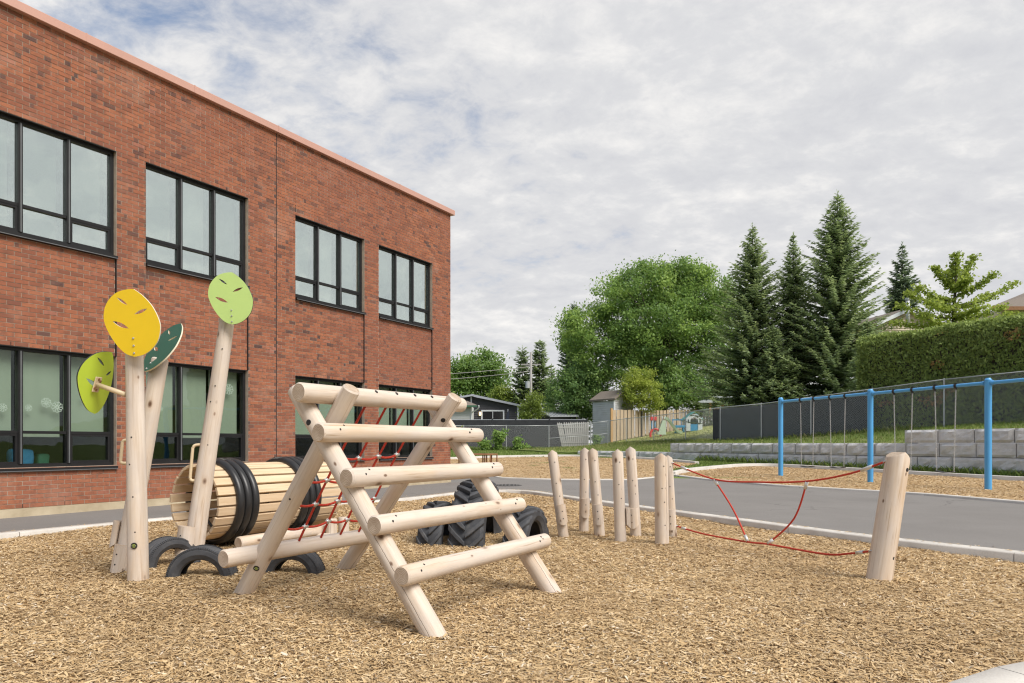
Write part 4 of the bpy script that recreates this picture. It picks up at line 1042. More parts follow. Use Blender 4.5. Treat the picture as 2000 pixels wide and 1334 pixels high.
def torus(name, c, axis, Rr, r, mat, parent, n=56, m=12, squash=1.0):
    axis = axis.normalized(); x = axis.cross(UP).normalized(); y = axis.cross(x); vs_, fs = [], []
    for i in range(n):
        a = 2 * math.pi * i / n; d = x * math.cos(a) + y * math.sin(a)
        for j in range(m): b = 2 * math.pi * j / m; vs_.append(c + d * (Rr + r * math.cos(b)) + axis * r * squash * math.sin(b))
    for i in range(n):
        for j in range(m): fs.append((i * m + j, ((i + 1) % n) * m + j, ((i + 1) % n) * m + (j + 1) % m, i * m + (j + 1) % m))
    return mk(name, vs_, fs, mat, parent, c, True)
for s in (0.25, 0.345, 0.44, 1.15, 1.245, 1.34):
    torus('rubber_ring', c0 + FD * s, FD, RB + 0.030, 0.040, 'tube_rubber', barrel, squash=1.12)
for s in (0.36, LB - 0.50):     # inner hoops that hold the slats
    torus('inner_hoop', c0 + FD * s, FD, RB - 0.045, 0.014, 'cast_iron', barrel, 40, 8)
base = Vector((c0.x, c0.y, 0))
for (bb, e0, e1) in ((0.30, 0.22, 1.62), (-0.30, 0.15, 1.65)):
    log('support_log', base + FD * e0 + FN * (bb + .12) + UP * 0.055, base + FD * e1 + FN * (bb + .10) + UP * 0.075, 0.066, 0.062, barrel)
for e0 in (0.55, 1.35):
    log('cross_log', base + FD * e0 + FN * 0.62 + UP * -0.02, base + FD * e0 - FN * 0.55 + UP * -0.01, 0.062, 0.06, barrel)
for e0 in (1.42, 1.62):
    log('stub_post', base + FD * e0 + FN * 0.56 - UP * 0.25, base + FD * e0 + FN * 0.56 + UP * 0.21, 0.066, 0.064, barrel)

# ================================================================== TYRES
def tyre(name, c, axis, Ro, Ri, wd, parent, mat, grooves=4, n=64, crown=0.06):
    axis = Vector(axis).normalized(); x = axis.cross(UP).normalized(); y = x.cross(axis)
    h = wd / 2; pr = [(Ri, -h * 0.62), (Ri + (Ro - Ri) * 0.10, -h * 0.82), (Ri + (Ro - Ri) * 0.45, -h * 1.0), (Ri + (Ro - Ri) * 0.78, -h * 0.97), (Ro * 0.955, -h * 0.88)]
    ng = grooves; m = 4 * ng + 1
    for i in range(m + 1):
        s = -0.80 + 1.60 * i / m; dp = -0.010 if (ng and i % 4 in (2, 3) and 0 < i < m) else 0.0
        pr.append((Ro * (1 - crown * s * s) + dp * (Ro / 0.3), s * h))
    pr += [(Ro * 0.955, h * 0.88), (Ri + (Ro - Ri) * 0.78, h * 0.97), (Ri + (Ro - Ri) * 0.45, h * 1.0), (Ri + (Ro - Ri) * 0.10, h * 0.82), (Ri, h * 0.62)]
    pr += [(Ri + 0.02, h * 0.60), (Ri + (Ro - Ri) * 0.5, h * 0.84), (Ro * 0.91, h * 0.72), (Ro * 0.93, 0), (Ro * 0.91, -h * 0.72), (Ri + (Ro - Ri) * 0.5, -h * 0.84), (Ri + 0.02, -h * 0.60)]
    M_ = len(pr); vs_, fs = [], []
    for i in range(n):
        a = 2 * math.pi * i / n; d = x * math.cos(a) + y * math.sin(a)
        vs_ += [Vector(c) + d * r + axis * z for r, z in pr]
    for i in range(n):
        for j in range(M_): fs.append((i * M_ + j, i * M_ + (j + 1) % M_, ((i + 1) % n) * M_ + (j + 1) % M_, ((i + 1) % n) * M_ + j))
    o = mk(name, vs_, fs, mat, parent, c); return shade_auto(o, 28)
def car_tyre(c, axis, Ro, label, wd=0.21):
    e_ = empty('car_tyre', (c[0], c[1], -0.04), label, 'tyre', 'half buried car tyres')
    body = tyre('casing', c, axis, Ro, Ro * 0.60, wd, e_, 'worn_tyre', 4)
    ax = Vector(axis).normalized(); x = ax.cross(UP).normalized(); y = x.cross(ax); mb = MB()
    for i in range(46):                                    # shoulder blocks of the tread
        a = math.pi * (i + 0.5) / 46; d = x * math.cos(a) + y * math.sin(a); t = -x * math.sin(a) + y * math.cos(a)
        for sg in (-1, 1):
            mb.box(Vector(c) + d * Ro * 0.968 + ax * sg * wd * 0.43, t, (ax * sg + d * -0.35).normalized(), d, Ro * 0.026, wd * 0.055, 0.006)
    mb.build('tread_blocks', 'worn_tyre', body)['kind'] = 'stuff'
    torus('bead', Vector(c) - ax * wd * 0.31, ax, Ro * 0.61, 0.009, 'worn_tyre', body, 40, 8); torus('sidewall_ridge', Vector(c) - ax * wd * 0.492, ax, Ro * 0.80, 0.004, 'worn_tyre', body, 48, 6)
car_tyre((-2.60, 6.02, -0.035), (0.10, -1.0, 0), 0.27, 'half buried car tyre closest to the front, below the pale green leaf pole')
car_tyre((-3.13, 6.55, -0.01), (0.80, -0.60, 0), 0.25, 'half buried car tyre between the yellow leaf pole and the barrel pole')
car_tyre((-1.92, 6.30, -0.075), (-0.05, -1.0, 0), 0.265, 'half buried car tyre behind the climbing frame bottom log')
def tractor_tyre(near, far, width, Ro, label, zc=-0.06):
    near, far = Vector(near), Vector(far); d = (far - near); d.z = 0; d.normalize(); axis = Vector((d.y, -d.x, 0))
    c = near + d * Ro; c.z = zc
    e_ = empty('tractor_tyre', (c.x, c.y, -0.04), label, 'tyre', 'half buried tractor tyres')
    body = tyre('casing', c, axis, Ro, Ro * 0.62, width, e_, 'worn_tyre', 0, 64, 0.05)
    n = max(9, int(round(Ro * 2 * math.pi / 0.165))); h = width / 2; da = 2 * math.pi / n
    lh = 0.036 * (Ro / 0.6) ** 0.5
    for i in range(n):
        for sg in (-1, 1):
            a0 = da * (i + (0.5 if sg > 0 else 0.0))
            if math.sin(a0) < -0.28: continue
            mb = MB(); prev = None; K = 5
            for k in range(K + 1):
                s = k / K; w_ = sg * h * (1.0 - 0.98 * s) ; aa = a0 + da * 1.15 * (s ** 0.85)
                th = da * (0.26 - 0.05 * s) * (0.75 if k == K else 1)
                rr = Ro * (1 - 0.05 * (w_ / h) ** 2); row = []
                for (q, o_) in ((-1, -0.012), (1, -0.012), (0.72, lh), (-0.72, lh)):
                    al = aa + q * th; dd = d * math.cos(al) + UP * math.sin(al); row.append(c + dd * (rr + o_ - (0.012 if k == 0 and o_ > 0 else 0)) + axis * w_)
                if prev:
                    mb.add(prev + row, [(0, 1, 5, 4), (1, 2, 6, 5), (2, 3, 7, 6), (3, 0, 4, 7)])
                if k == 0: mb.add(row, [(3, 2, 1, 0)])
                if k == K: mb.add(row, [(0, 1, 2, 3)])
                prev = row
            o = mb.build('tread_lug', 'worn_tyre', body); bevel(o, 0.004)
    return e_
tractor_tyre((-0.52, 7.90, 0), (-0.34, 9.1, 0), 0.40, 0.70, 'largest tractor tyre, half buried with chunky tread, seen through the climbing frame', -0.07)
tractor_tyre((-0.935, 8.0, 0), (-0.83, 8.7, 0), 0.29, 0.44, 'small half buried tractor tyre to the left of the big one', -0.05)
tractor_tyre((0.02, 7.98, 0), (0.30, 8.68, 0), 0.29, 0.40, 'small half buried tractor tyre to the right of the big one, sidewall showing', -0.06)

# ================================================================== STILT POSTS AND ROPE
GRP = 'slim log posts in a row'
def stilt(u0, v0, u1, v1, r, label, z0=-0.05, gd=(1, .2, 0), foot=None, lean=0.0):
    b = G(u0, v0, z0); t = P(u1, v1, b.y + lean); d = (t - b).normalized()
    e_ = empty('log_post', (b.x, b.y, z0), label, 'log post', GRP)
    log('post', b - d * 0.22, t, r * 1.03, r * 0.95, e_, top='gable', gable_dir=Vector(gd), k=0.72, chamfer=0.004)
    if foot:
        for (f, out) in foot:
            out = Vector(out).normalized(); foothold(b.lerp(t, f) + out * r * 0.98, d, out, e_, 0.25, r * 1.0)
    for f, dx in ((0.86, 0.2), (0.62, -0.1), (0.47, .25), (0.22, .3)):
        leg_disc('plug', b, t, f, r * 0.97, 0.0065, 'black_plug', e_, Vector((dx, -1, 0)), 0.0025)
    return b, t
stilt(1101, 1048, 1078, 879, 0.063, 'leaning slim log post nearest the climbing frame, alone at the left', foot=[((0.26), (0.15, -1, 0))], gd=(.12, 1, 0))
stilt(1140, 1037, 1142, 874, 0.062, 'upright slim log post, left of the second pair', foot=[(0.28, (0.1, -1, 0))], gd=(.12, 1, 0))
stilt(1171, 1047, 1157, 875, 0.066, 'leaning slim log post, right of the second pair', foot=[(0.25, (-0.1, -1, 0))], gd=(.12, 1, 0))
stilt(1212, 1058, 1206, 877, 0.066, 'thicker cracked log post without foothold in front, left of the third pair', gd=(.12, 1, 0), foot=[(0.25, (1, .15, 0))])
stilt(1242, 1046, 1231, 872, 0.066, 'tallest slim log post, right of the third pair', foot=[(0.2, (-0.5, -1, 0))], gd=(.12, 1, 0))
stilt(1293, 1064, 1291, 885, 0.078, 'cracked log post just in front of the post that holds the red ropes', gd=(.12, 1, 0))
s7b, s7t = stilt(1313, 1049, 1304, 889, 0.060, 'slim log post holding the left ends of the red ropes', foot=[(0.22, (-0.3, -1, 0))], gd=(.12, 1, 0))
b8 = G(1716, 1137, -0.075); t8 = P(1755, 883, b8.y + 0.02); d8 = (t8 - b8).normalized()
e8 = empty('log_post', (b8.x, b8.y, -0.075), 'thick leaning log post in the foreground holding the right ends of the red ropes', 'log post')
log('post', b8 - d8 * 0.3, t8, 0.105, 0.094, e8, top='gable', gable_dir=Vector((0.10, -1, 0)), k=0.62, chamfer=0.005)
for f in (0.872, 0.20): leg_disc('plug', b8, t8, f, 0.097, 0.017, 'black_plug', e8, Vector((0.62, -1, 0)), 0.004)
A0 = s7b.lerp(s7t, 0.90) + Vector((0.055, -0.03, 0)); A1 = s7b.lerp(s7t, 0.135) + Vector((0.06, -0.03, 0))
Q0 = b8.lerp(t8, 0.925) + Vector((-0.095, 0.02, 0)); Q1 = b8.lerp(t8, 0.235) + Vector((-0.10, 0.02, 0))
rp = empty('rope_bridge', (A0.lerp(Q0, 0.5).x, A0.lerp(Q0, .5).y, -0.06), 'sagging red rope traverse strung between two log posts', 'rope')
def pr(u, v, f): return P(u, v, s7b.y + (b8.y - s7b.y) * f)
upp = smooth_path([A0, pr(1395, 936, .27), pr(1480, 941.5, .47), pr(1575, 940, .67), pr(1660, 925, .84), Q0], 7)
low = smooth_path([A1, pr(1375, 1043, .22), pr(1460, 1058.5, .45), pr(1500, 1063, .55), pr(1610, 1082, .80), pr(1660, 1081, .90), Q1], 7)
for nm_, pts in (('upper_rope', upp), ('lower_rope', low)):
    mb = MB(); mb.tube(pts, 0.0092, 8); r_ = mb.build(nm_, 'red_rope', rp, True)
    for (i0, i1) in ((2, 3), (len(pts) - 6, len(pts) - 4)):
        mb = MB(); mb.tube([pts[i0], pts[i1]], 0.0165, 10); mb.build('ferrule', 'ferrule_metal', r_, True)
    for pp, sx_ in ((pts[0], -1), (pts[-1], 1)):
        d = Vector((1, -0.3, 0)).normalized(); torus('eye_bolt', pp + Vector((0.012 * sx_, 0, 0)), Vector((0, .5, 1)), 0.020, 0.006, 'galvanised', r_, 20, 8)
for (p, q, bow) in ((pr(1395, 937, .27), pr(1460, 1057, .45), (0.03, 0, 0.0)), (pr(1576, 941, .67), pr(1500, 1062, .55), (0.07, 0, -0.05))):
    mb = MB(); mid_ = p.lerp(q, 0.5) + Vector(bow); pts = smooth_path([p, mid_, q], 8); mb.tube(pts, 0.0092, 8); r_ = mb.build('link_rope', 'red_rope', rp, True)
    for (i0, i1) in ((0, 2), (len(pts) - 3, len(pts) - 1)):
        mb = MB(); mb.tube([pts[i0], pts[i1]], 0.017, 10); mb.build('ferrule', 'ferrule_metal', r_, True)
# ================================================================== SWING SET
sl, sr = Vector((8.61, 22.97, 0)), Vector((11.12, 16.74, 0)); SD = (sr - sl).normalized(); SLn = (sr - sl).length
def SW(f): return sl + (sr - sl) * f
fm = 0.511; posts = [(0.0, -0.05, 2.53), (fm, 0.0, 2.56), (1.0, 0.0, 2.59), (1.49, 0.0, 2.62)]
swing_set = empty('swing_set', SW(0.5), 'sky blue steel swing frame with round posts and a long top beam', 'swing frame')
for f, z0, z1 in posts:
    p = SW(f); mb = MB(); mb.tube([Vector((p.x, p.y, -0.3)), Vector((p.x, p.y, z1 - 0.02))], 0.075, 20)
    po = mb.build('post', 'blue_paint', swing_set); shade_auto(po, 40)
    mb = MB(); mb.tube([Vector((p.x, p.y, z1 - 0.02)), Vector((p.x, p.y, z1)), Vector((p.x, p.y, z1 + 0.025))], 0.081, 20, r1=0.05); shade_auto(mb.build('post_cap', 'blue_paint', po), 40)
    mb = MB(); mb.tube([Vector((p.x, p.y, z1 - 0.33)), Vector((p.x, p.y, z1 - 0.32))], 0.077, 20); mb.build('collar', 'blue_paint', po)
for (f0, za, f1, zb_) in ((0, 2.42, fm, 2.46), (fm, 2.46, 1.0, 2.50), (1.0, 2.50, 1.49, 2.53)):
    a, b = SW(f0), SW(f1); mb = MB(); mb.tube([Vector((a.x, a.y, za)) + SD * 0.078, Vector((b.x, b.y, zb_)) - SD * 0.078], 0.043, 16); bmo = mb.build('top_beam', 'blue_paint', swing_set); shade_auto(bmo, 40)
    for e_ in (Vector((a.x, a.y, za)) + SD * 0.10, Vector((b.x, b.y, zb_)) - SD * 0.10):
        mb = MB(); mb.tube([e_ - SD * 0.022, e_ + SD * 0.022], 0.055, 16); mb.build('beam_flange', 'blue_paint', bmo)
        for dx in (-.05, .05): disc('bolt', e_ + SD * dx - UP * 0.052, -UP, 0.010, 0.008, 'bolt_steel', bmo, 8)
def f_of_u(u):
    k = (u - UC) / FPX; d = sr - sl; return (k * sl.y - sl.x) / (d.x - k * d.y)
def beamz(f): return float(np.interp(f, [0, fm, 1.0, 1.49], [2.42, 2.46, 2.50, 2.53]))
def link_mesh():
    mb = MB(); L, r, wv = 0.036, 0.0048, 0.012
    pts = []
    for k in range(12):
        a = 2 * math.pi * k / 12; x = math.cos(a) * wv; z = math.sin(a) * wv + (L / 2 - wv + .006) * (1 if math.sin(a) > 0 else -1); pts.append(Vector((x, 0, z)))
    mb.tube(pts + [pts[0]], r, 4, cap=False); return mb
LM = link_mesh()
def swing(ua, ub, vseat, label):
    fa, fb = f_of_u(ua), f_of_u(ub); A, B = SW(fa), SW(fb); A.z = beamz(fa) - 0.06; B.z = beamz(fb) - 0.06
    mid_ = A.lerp(B, 0.5); zs_ = CH + (VH - vseat) / FPX * mid_.y
    e_ = empty('swing', (mid_.x, mid_.y, zs_), label, 'swing', 'chain swings hanging from the blue frame')
    hw = 0.23; sa = Vector((mid_.x, mid_.y, zs_)) - SD * hw; sb_ = Vector((mid_.x, mid_.y, zs_)) + SD * hw
    for (p, q, f) in ((A, sa, fa), (B, sb_, fb)):
        mb = MB(); d = (q - p); L = d.length; d.normalize(); x = d.cross(Vector((SD.y, -SD.x, 0))).normalized(); y = d.cross(x); n = int(L / 0.034)
        for i in range(n):
            c = p + d * (L * (i + .5) / n); ex, ey = (x, y) if i % 2 else (y, x)
            mb.add([c + ex * v.x + ey * v.y + d * v.z for v in LM.v], LM.f)
        mb.build('chain', 'chain_steel', e_)['kind'] = 'stuff'
        bz = beamz(f); h0 = Vector((p.x, p.y, bz)); mb = MB(); mb.tube([h0 - SD * 0.030, h0 + SD * 0.030], 0.053, 14)
        mb.box(h0 - UP * 0.065, SD, Vector((SD.y, -SD.x, 0)), UP, 0.020, 0.014, 0.030); mb.box(h0 + UP * 0.058, SD, Vector((SD.y, -SD.x, 0)), UP, 0.032, 0.016, 0.012)
        mb.build('hanger', 'black_plug', swing_set)
    mb = MB(); nr = Vector((SD.y, -SD.x, 0)); n = 10; top_, bt = [], []
    for i in range(n + 1):
        c = sa.lerp(sb_, i / n) - UP * 0.028 * math.sin(math.pi * i / n)
        for sgn in (-1, 1): top_.append(c + nr * sgn * 0.075 + UP * 0.006); bt.append(c + nr * sgn * 0.075 - UP * 0.012)
    m = len(top_); fs = []
    for i in range(n):
        a = 2 * i; fs += [(a, a + 1, a + 3, a + 2), (m + a, m + a + 2, m + a + 3, m + a + 1), (a, a + 2, m + a + 2, m + a), (a + 1, m + a + 1, m + a + 3, a + 3)]
    fs += [(0, m, m + 1, 1), (2 * n, 2 * n + 1, m + 2 * n + 1, m + 2 * n)]
    mb.add(top_ + bt, fs); mb.build('seat', 'black_rubber', e_)
swing(1563.5, 1589.6, 910, 'swing hanging farthest from the camera, first from the left blue post')
swing(1621, 1651, 912, 'second swing from the left blue post, before the middle post')
swing(1746, 1782, 916.5, 'swing just past the middle blue post, seat behind the foreground log post')
swing(1826, 1867, 920, 'swing next to the right blue post')

# ================================================================== RETAINING WALL
rw = empty('retaining_wall', TQ(10, 0, 0.2), 'stepped retaining wall of large grey split face concrete blocks', 'retaining wall')
BLK, BH = 1.17, 0.457
def block_mesh(L, seed):
    nx_, nz_ = max(4, int(L / 0.13)), 5; vs_, fs = [], []
    for j in range(nz_ + 1):
        for i in range(nx_ + 1):
            x = -L / 2 + L * i / nx_; z = BH * j / nz_; edge = i in (0, nx_) or j in (0, nz_)
            y = -0.30 + (0.06 if edge else 0.0) + (0 if edge else 0.075 * mnoise.noise(Vector((x * 3.1 + seed, z * 4.3, seed))) + 0.03 * mnoise.noise(Vector((x * 9 + seed, z * 11, seed))))
            xx = x + (0.013 if i == 0 else -0.013 if i == nx_ else 0); zz = z + (0.009 if j == 0 else -0.009 if j == nz_ else 0)
            vs_.append((xx, y, zz))
    for j in range(nz_):
        for i in range(nx_): a = j * (nx_ + 1) + i; fs.append((a, a + 1, a + nx_ + 2, a + nx_ + 1))
    b = len(vs_); vs_ += [(-L / 2 + .006, 0.3, 0.004), (L / 2 - .006, 0.3, 0.004), (L / 2 - .006, 0.3, BH - .004), (-L / 2 + .006, 0.3, BH - .004)]
    bot_ = list(range(nx_ + 1)); top_ = [nz_ * (nx_ + 1) + i for i in range(nx_ + 1)]; lf_ = [j * (nx_ + 1) for j in range(nz_ + 1)]; rt_ = [j * (nx_ + 1) + nx_ for j in range(nz_ + 1)]
    fs += [tuple(reversed(bot_)) + (b, b + 1), tuple(top_) + (b + 2, b + 3), tuple(lf_) + (b + 3, b), tuple(reversed(rt_)) + (b + 1, b + 2)]
    me = bpy.data.meshes.new('block'); me.from_pydata(vs_, [], fs); me.materials.append(MATS['split_block']); me.update(); return me
full = [block_mesh(BLK, k * 5.3) for k in range(7)]; half = [block_mesh(BLK / 2, 40 + k * 3.3) for k in range(2)]
brot = Matrix((-WD, WNR, UP)).transposed().to_quaternion(); kb = 0
for (t0, t1, z, off) in ((-4.5, 24.4, 0.18, 0.0), (-4.5, 16.05, 0.18 + BH, 0.585), (-4.5, 3.83, 0.18 + 2 * BH, 0.0)):
    t = t1
    first = off > 0
    while t > t0:
        L = BLK / 2 if first else BLK; first = False; kb += 1
        me = (half if L < 1 else full)[kb % (2 if L < 1 else 7)]
        o = bpy.data.objects.new('block', me); link(o, rw); sb_ = 0.02 * (z > 0.3) + 0.02 * (z > 0.8)
        place(o, TQ(t - L / 2, 0.30 + sb_ + random.uniform(-.008, .008), z), brot, rw); t -= L

# ================================================================== CHAIN LINK FENCES
def net(mb, a, b, h, p=0.075, r=0.0026):
    """lattice of wires between two ground points a, b; height h"""
    L = (Vector((b.x, b.y, 0)) - Vector((a.x, a.y, 0))).length
    def W_(s, z): q = a.lerp(b, s / L); return Vector((q.x, q.y, q.z + 0.04 + z))
    for sg in (1, -1):
        s0 = -h
        while s0 < L:
            z0, z1 = 0.0, h; sa, sb_ = s0, s0 + h
            if sa < 0: z0 = -sa; sa = 0
            if sb_ > L: z1 = h - (sb_ - L); sb_ = L
            if z1 - z0 > 0.02:
                if sg > 0: P0, P1 = W_(sa, z0), W_(sb_, z1)
                else: P0, P1 = W_(sa, h - z0), W_(sb_, h - z1)
                mb.tube([P0, P1], r, 3, cap=False)
            s0 += p
def chain_fence(name, label, pts, h, gate=None, terminal=(), rail=True, midbays=()):
    e_ = empty(name, pts[len(pts) // 2], label, 'fence'); mbn = MB()
    for i, p in enumerate(pts):
        mb = MB(); r = 0.045 if i in terminal else 0.030; hh = h + (0.12 if i in terminal else 0.02)
        mb.tube([p - UP * 0.2, p + UP * hh, p + UP * (hh + 0.03)], r, 10); shade_auto(mb.build('post', 'galvanised', e_), 40)
    for i, (a, b) in enumerate(zip(pts, pts[1:])):
        mb = MB(); mb.tube([a + UP * h, b + UP * h], 0.022, 8); mb.build('top_rail', 'galvanised', e_, True)
        if i in midbays: mb = MB(); mb.tube([a + UP * h * 0.48, b + UP * h * 0.48], 0.020, 8); mb.build('mid_rail', 'galvanised', e_, True)
        net(mbn, a, b, h - 0.05)
    n_ = mbn.build('wire_net', 'galvanised', e_); n_['kind'] = 'stuff'; return e_
def FP(t, dq=0.0, dz=0.0): return TQ(t, fq(t) + dq, fz(t) + dz)
ft = [-9, -6, -3, 0, 1.9 + 1.1, 6.0, 9.0, 11.6, 13.4 + 1.2, 17.4, 20.2, 23.2, 26.6, 29.8, 32.0, 33.2]
# posts where the photograph shows them
def t_of_u(u):
    lo, hi = -12.0, 33.2
    for _ in range(50):
        m = (lo + hi) / 2; p = FP(m); um = UC + FPX * p.x / p.y
        if um < u: hi = m
        else: lo = m
    return (lo + hi) / 2
ft = [-8, -5, -2, 1.2] + [t_of_u(u) for u in (1844, 1704, 1584, 1487, 1407, 1339, 1277, 1223, 1187)] + [33.2]
cf = chain_fence('chain_link_fence', 'galvanised chain link fence running up the slope behind the retaining wall', [FP(t) for t in ft], 1.80, terminal=(len(ft) - 1,), midbays=(len(ft) - 2,))
ta, tb = t_of_u(1391), t_of_u(1703); tt = ta; sheets = []
while tt > tb + 0.05:
    t2 = max(tt - 3.1, tb); mb = MB(); n = 6; vs_, fs = [], []
    for i in range(n + 1):
        p = FP(tt + (t2 - tt) * i / n, 0.045 + 0.008 * math.sin(i * 1.9)); vs_ += [p + UP * 0.05, p + UP * 1.74, p + UP * 1.74 + WNR * 0.006, p + UP * 0.05 + WNR * 0.006]
    for i in range(n):
        a = 4 * i; fs += [(a, a + 4, a + 5, a + 1), (a + 1, a + 5, a + 6, a + 2), (a + 2, a + 6, a + 7, a + 3), (a + 3, a + 7, a + 4, a)]
    mb.add(vs_, fs); mb.build('privacy_screen', 'screen_fabric', cf); tt = t2
cn = FP(33.2)
tp = [Vector((x, 53.0 + 0.0 * x, H(53) - 0.0)) for x in (2.73, -0.42, -3.57, -6.7, -9.9)]
chain_fence('chain_link_fence', 'galvanised chain link fence crossing the far end of the yard in front of black boards', [cn] + tp, 1.80, midbays=(0,))
# black board fence behind it
bf = empty('board_fence', (0, 56.5, 0.6), 'black board privacy fence behind the far chain link fence', 'fence')
bx_ = [-8.0, -4.9, -1.55, 0.28, 2.95, 5.9]
for a, b in zip(bx_, bx_[1:]):
    mb = MB(); mb.aabox((a + 0.06, 56.5, 0.62), (b - 0.06, 56.54, 2.90)); pn = mb.build('panel', 'black_board', bf)
    n = int((b - a) / 0.16); mb = MB()
    for i in range(n): x = a + 0.06 + (b - a - 0.12) * (i + .5) / n; mb.aabox((x - 0.07, 56.482, 0.64), (x + 0.07, 56.498, 2.88))
    mb.build('boards', 'black_board', pn)['kind'] = 'stuff'
    mb = MB(); mb.aabox((a + 0.06, 56.47, 2.905), (b - 0.06, 56.56, 2.95)); mb.build('cap_rail', 'fascia_grey', pn)
for x in bx_: mb = MB(); mb.aabox((x - 0.055, 56.46, 0.4), (x + 0.055, 56.57, 3.02)); mb.build('post', 'black_board', bf)
# weathered picket panel leaning there
pk = empty('picket_panel', P(1122, 872, 54.2), 'loose weathered grey picket panel leaning behind the chain link fence', 'picket panel')
o0 = P(1099, 874, 54.3); ang = R(-7); ex = Vector((math.cos(ang) * 0.99, 0.1, -math.sin(ang) * 0.1)).normalized(); ey = Vector((-0.20, 0.0, 1)).normalized()
for i in range(15):
    x = i * 0.138; sh = 0.045 * i; mb = MB(); bz_ = 0.02 * math.sin(i * 2.3); c = o0 + ex * x
    lw = ey if i < 3 else Vector((-0.20 + 0.015 * i, 0, 1)).normalized()
    mb.box(c + lw * (0.95 + bz_), ex, ex.cross(lw), lw, 0.060, 0.011, 0.95 - 0.012 * (14 - i) * 0.3)
    tp_ = c + lw * (0.95 * 2 + bz_ - 0.03); mb.hexa([tp_ - ex * .058 - lw * .03, tp_ + ex * .058 - lw * .03, tp_ + ex * .058 - lw * .03 + Vector((0, .02, 0)), tp_ - ex * .058 - lw * .03 + Vector((0, .02, 0)), tp_ - ex * .012 + lw * .06, tp_ + ex * .012 + lw * .06, tp_ + ex * .012 + lw * .06 + Vector((0, .02, 0)), tp_ - ex * .012 + lw * .06 + Vector((0, .02, 0))])
    mb.build('picket', 'weathered_picket', pk)
for z in (0.35, 0.95, 1.55): mb = MB(); c = o0 + ex * 0.97 + ey * z - Vector((0, 0.03, 0)); mb.box(c, ex, Vector((0, 1, 0)), ex.cross(Vector((0, 1, 0))), 1.02, 0.018, 0.04); mb.build('rail', 'weathered_picket', pk)

# timber fence up the lawn
def hillat(x, y):
    d = Vector((x, y, 0)) - W0; return hill(d.dot(WD), d.dot(WNR))
tf = empty('timber_fence', P(1290, 850, 58), 'cedar board fence with tall end post at the side of the sloping lawn', 'fence')
fa_, fb_ = P(1196, 860, 56.0), P(1402, 850, 62.5); LF = (fb_ - fa_).length; fdx = (fb_ - fa_); fdx.z = 0; fdx.normalize(); fny = Vector((fdx.y, -fdx.x, 0))
nb = 62
for i in range(nb):
    f = (i + 0.5) / nb; p = fa_.lerp(fb_, f); z0 = hillat(p.x, p.y) + 0.05; zt_ = float(np.interp(f, [0, .45, 1], [3.68, 3.78, 4.05])) + 0.02 * math.sin(i * 5.1)
    off = 0.0 if i % 2 else 0.055
    mb = MB(); c = Vector((p.x, p.y, (z0 + zt_) / 2)) + fny * off; mb.box(c, fdx, fny, UP, 0.075 + (0.012 if i % 2 == 0 else 0), 0.010, (zt_ - z0) / 2); mb.build('board', 'cedar_board', tf)
for f in (0.0, 0.24, 0.48, 0.72, 1.0):
    p = fa_.lerp(fb_, f); z0 = hillat(p.x, p.y); mb = MB(); c = Vector((p.x, p.y, 0)) + (fny * 0.03 - fdx * 0.12 if f == 0 else -fny * 0.10)
    mb.box(Vector((c.x, c.y, (z0 + 3.75) / 2)), fdx, fny, UP, 0.07, 0.07, (3.85 - z0) / 2 if f == 0 else (3.5 - z0) / 2); mb.build('post', 'cedar_post', tf)
for z in (0.5, 1.9): 
    a = fa_.copy(); b = fb_.copy(); a.z = hillat(a.x, a.y) + z; b.z = hillat(b.x, b.y) + z * 0.7; mb = MB(); mb.tube([a - fny * .03, b - fny * .03], 0.03, 4); mb.build('rail', 'cedar_board', tf)

# ================================================================== HOUSES
def siding(mb, a, b, z0, z1, out, step=0.16, mi=0, ztop=None):
    """lap siding boards on the vertical face from a to b; ztop(f) gives a sloping top"""
    a, b, out = Vector(a), Vector(b), Vector(out).normalized(); z = z0; n = 8
    while z < z1:
        z2 = min(z + step, z1)
        for i in range(n):
            f0, f1 = i / n, (i + 1) / n; p, q = a.lerp(b, f0), a.lerp(b, f1)
            t0 = min(z2, ztop(f0)) if ztop else z2; t1 = min(z2, ztop(f1)) if ztop else z2
            if t0 <= z + 0.002 and t1 <= z + 0.002: continue
            t0, t1 = max(t0, z), max(t1, z)
            A = Vector((p.x, p.y, z)) + out * 0.05; B = Vector((q.x, q.y, z)) + out * 0.05; C = Vector((q.x, q.y, t1)) + out * 0.004; D = Vector((p.x, p.y, t0)) + out * 0.004
            mb.add([A, B, C, D, Vector((p.x, p.y, z)), Vector((q.x, q.y, z))], [(0, 1, 2, 3), (4, 5, 1, 0)], mi)
        z = z2
def prism(mb, pts, depth, mi=0):
    """solid from a front polygon (world points) pushed back by the depth vector"""
    n = len(pts); q = [Vector(p) for p in pts] + [Vector(p) + Vector(depth) for p in pts]
    mb.add(q, [tuple(range(n)), tuple(reversed(range(n, 2 * n)))] + [(i, i + n, (i + 1) % n + n, (i + 1) % n) for i in range(n)], mi)
BK = Vector((0, 9, 0)); FRT = Vector((0, -1, 0))
